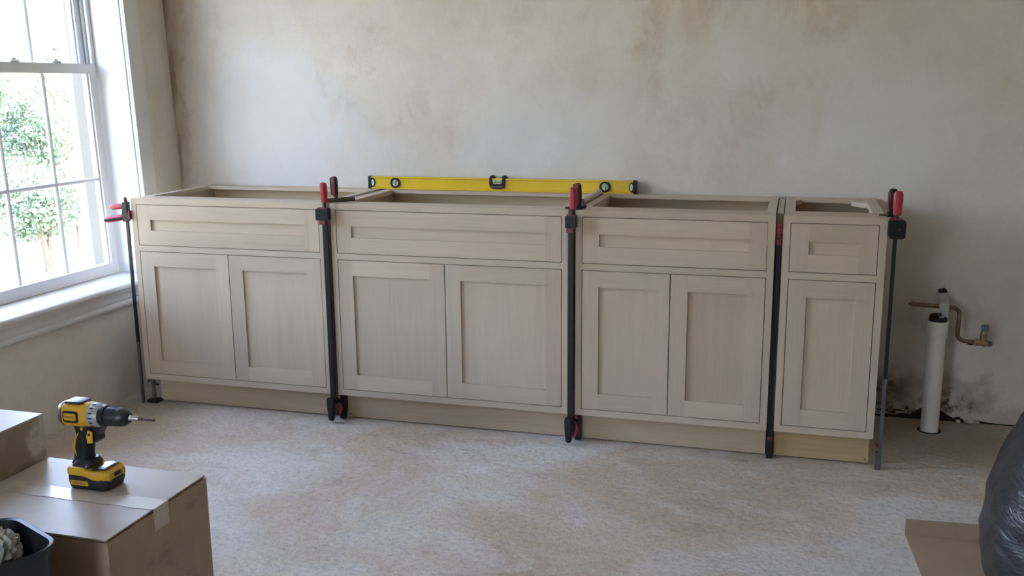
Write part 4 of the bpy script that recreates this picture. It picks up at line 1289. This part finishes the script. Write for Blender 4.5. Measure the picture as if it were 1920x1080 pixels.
def make_tree(loc, h, spread, trunk_r, stems, nleaf, mat, label, crown_lo, seed, leaf=0.10):
    rnd = random.Random(seed)
    t = tag(empty('tree', loc), label, 'tree', 'trees outside the window')
    tips = []
    bm = bmesh.new()
    for s in range(stems):
        a = 2 * PI * s / max(stems, 1) + rnd.uniform(-0.4, 0.4)
        top = Vector((math.cos(a) * spread * 0.30, math.sin(a) * spread * 0.30, h * rnd.uniform(0.62, 0.78))) if stems > 1 else Vector((0.05, 0.03, h * 0.72))
        mid = Vector((top.x * 0.35, top.y * 0.35, h * 0.33))
        tube(bm, [(0, 0, 0), mid * 0.5 + Vector((0.02, 0, 0)), mid, (mid + top) / 2, top], [trunk_r * 1.25, trunk_r, trunk_r * 0.8, trunk_r * 0.55, trunk_r * 0.25], 8)
        for b in range(7):
            f_ = rnd.uniform(0.4, 0.95)
            p0 = mid.lerp(top, (f_ - 0.4) / 0.6)
            a2 = rnd.uniform(0, 2 * PI)
            p1 = p0 + Vector((math.cos(a2), math.sin(a2), rnd.uniform(0.1, 0.7))) * spread * rnd.uniform(0.3, 0.6)
            tube(bm, [p0, (p0 + p1) / 2 + Vector((0, 0, 0.05)), p1], [trunk_r * 0.4, trunk_r * 0.25, trunk_r * 0.1], 5)
            tips.append(p1)
    finish('trunk', bm, 'bark', t)
    vs, fs = [], []
    clumps = [tp for tp in tips]
    for _ in range(14):
        a = rnd.uniform(0, 2 * PI); rr = spread * math.sqrt(rnd.random()) * 0.8
        clumps.append(Vector((rr * math.cos(a), rr * math.sin(a), rnd.uniform(crown_lo, 1.0) * h)))
    for i in range(nleaf):
        c_ = rnd.choice(clumps)
        p = c_ + Vector((rnd.gauss(0, 1), rnd.gauss(0, 1), rnd.gauss(0, 0.7))) * spread * 0.17
        u = Vector((rnd.gauss(0, 1), rnd.gauss(0, 1), rnd.gauss(0, 1))).normalized()
        w = u.orthogonal().normalized()
        l_ = leaf * rnd.uniform(0.6, 1.3)
        b = len(vs)
        vs += [p - u * l_ * 0.5, p + w * l_ * 0.28, p + u * l_ * 0.5, p - w * l_ * 0.28]
        fs.append((b, b + 1, b + 2, b + 3))
    me = bpy.data.meshes.new('crown')
    me.from_pydata([tuple(v) for v in vs], [], fs)
    me.materials.append(M[mat])
    o = bpy.data.objects.new('crown', me)
    COL.objects.link(o)
    o.parent = t
    o['kind'] = 'stuff'
    return t
make_tree((-10.62, 11.46, GZ), 1.80, 0.78, 0.075, 4, 3600, 'leaf', 'small many-stemmed green tree low in the window, nearest to the house', 0.55, 11, 0.085)
make_tree((-17.36, 18.57, GZ), 3.1, 1.0, 0.08, 1, 3800, 'leaf', 'taller dark green tree in the middle of the window', 0.42, 12, 0.12)
make_tree((-11.90, 13.80, GZ), 1.8, 0.36, 0.03, 2, 1000, 'leaf_pale', 'slim pale tree seen through the right-hand panes', 0.2, 13, 0.08)
make_tree((-24.86, 28.57, GZ), 5.2, 1.15, 0.10, 1, 1500, 'leaf_pale', 'tall pale tree rising behind the upper sash', 0.5, 14, 0.16)
make_tree((-23.88, 24.00, GZ), 4.0, 1.05, 0.10, 1, 2000, 'leaf', 'distant green tree at the left edge of the window', 0.35, 15, 0.15)
make_tree((-15.71, 15.63, GZ), 1.7, 0.70, 0.05, 2, 2400, 'leaf', 'bushy green tree left of the many-stemmed one', 0.25, 16, 0.10)
make_tree((-30.17, 36.40, GZ), 3.4, 1.10, 0.08, 2, 1500, 'leaf_pale', 'far pale tree at the right of the lower panes', 0.15, 17, 0.16)
make_tree((-18.60, 21.36, GZ), 2.6, 0.75, 0.06, 2, 2200, 'leaf_pale', 'pale green tree between the dark tree and the right-hand panes', 0.3, 21, 0.12)
make_tree((-27.20, 29.10, GZ), 4.4, 1.5, 0.10, 1, 2600, 'leaf_pale', 'broad pale tree far behind the dark green tree', 0.3, 22, 0.18)
make_tree((-14.20, 16.60, GZ), 1.6, 0.55, 0.04, 2, 1800, 'leaf_pale', 'low pale shrub behind the slim tree', 0.15, 23, 0.09)
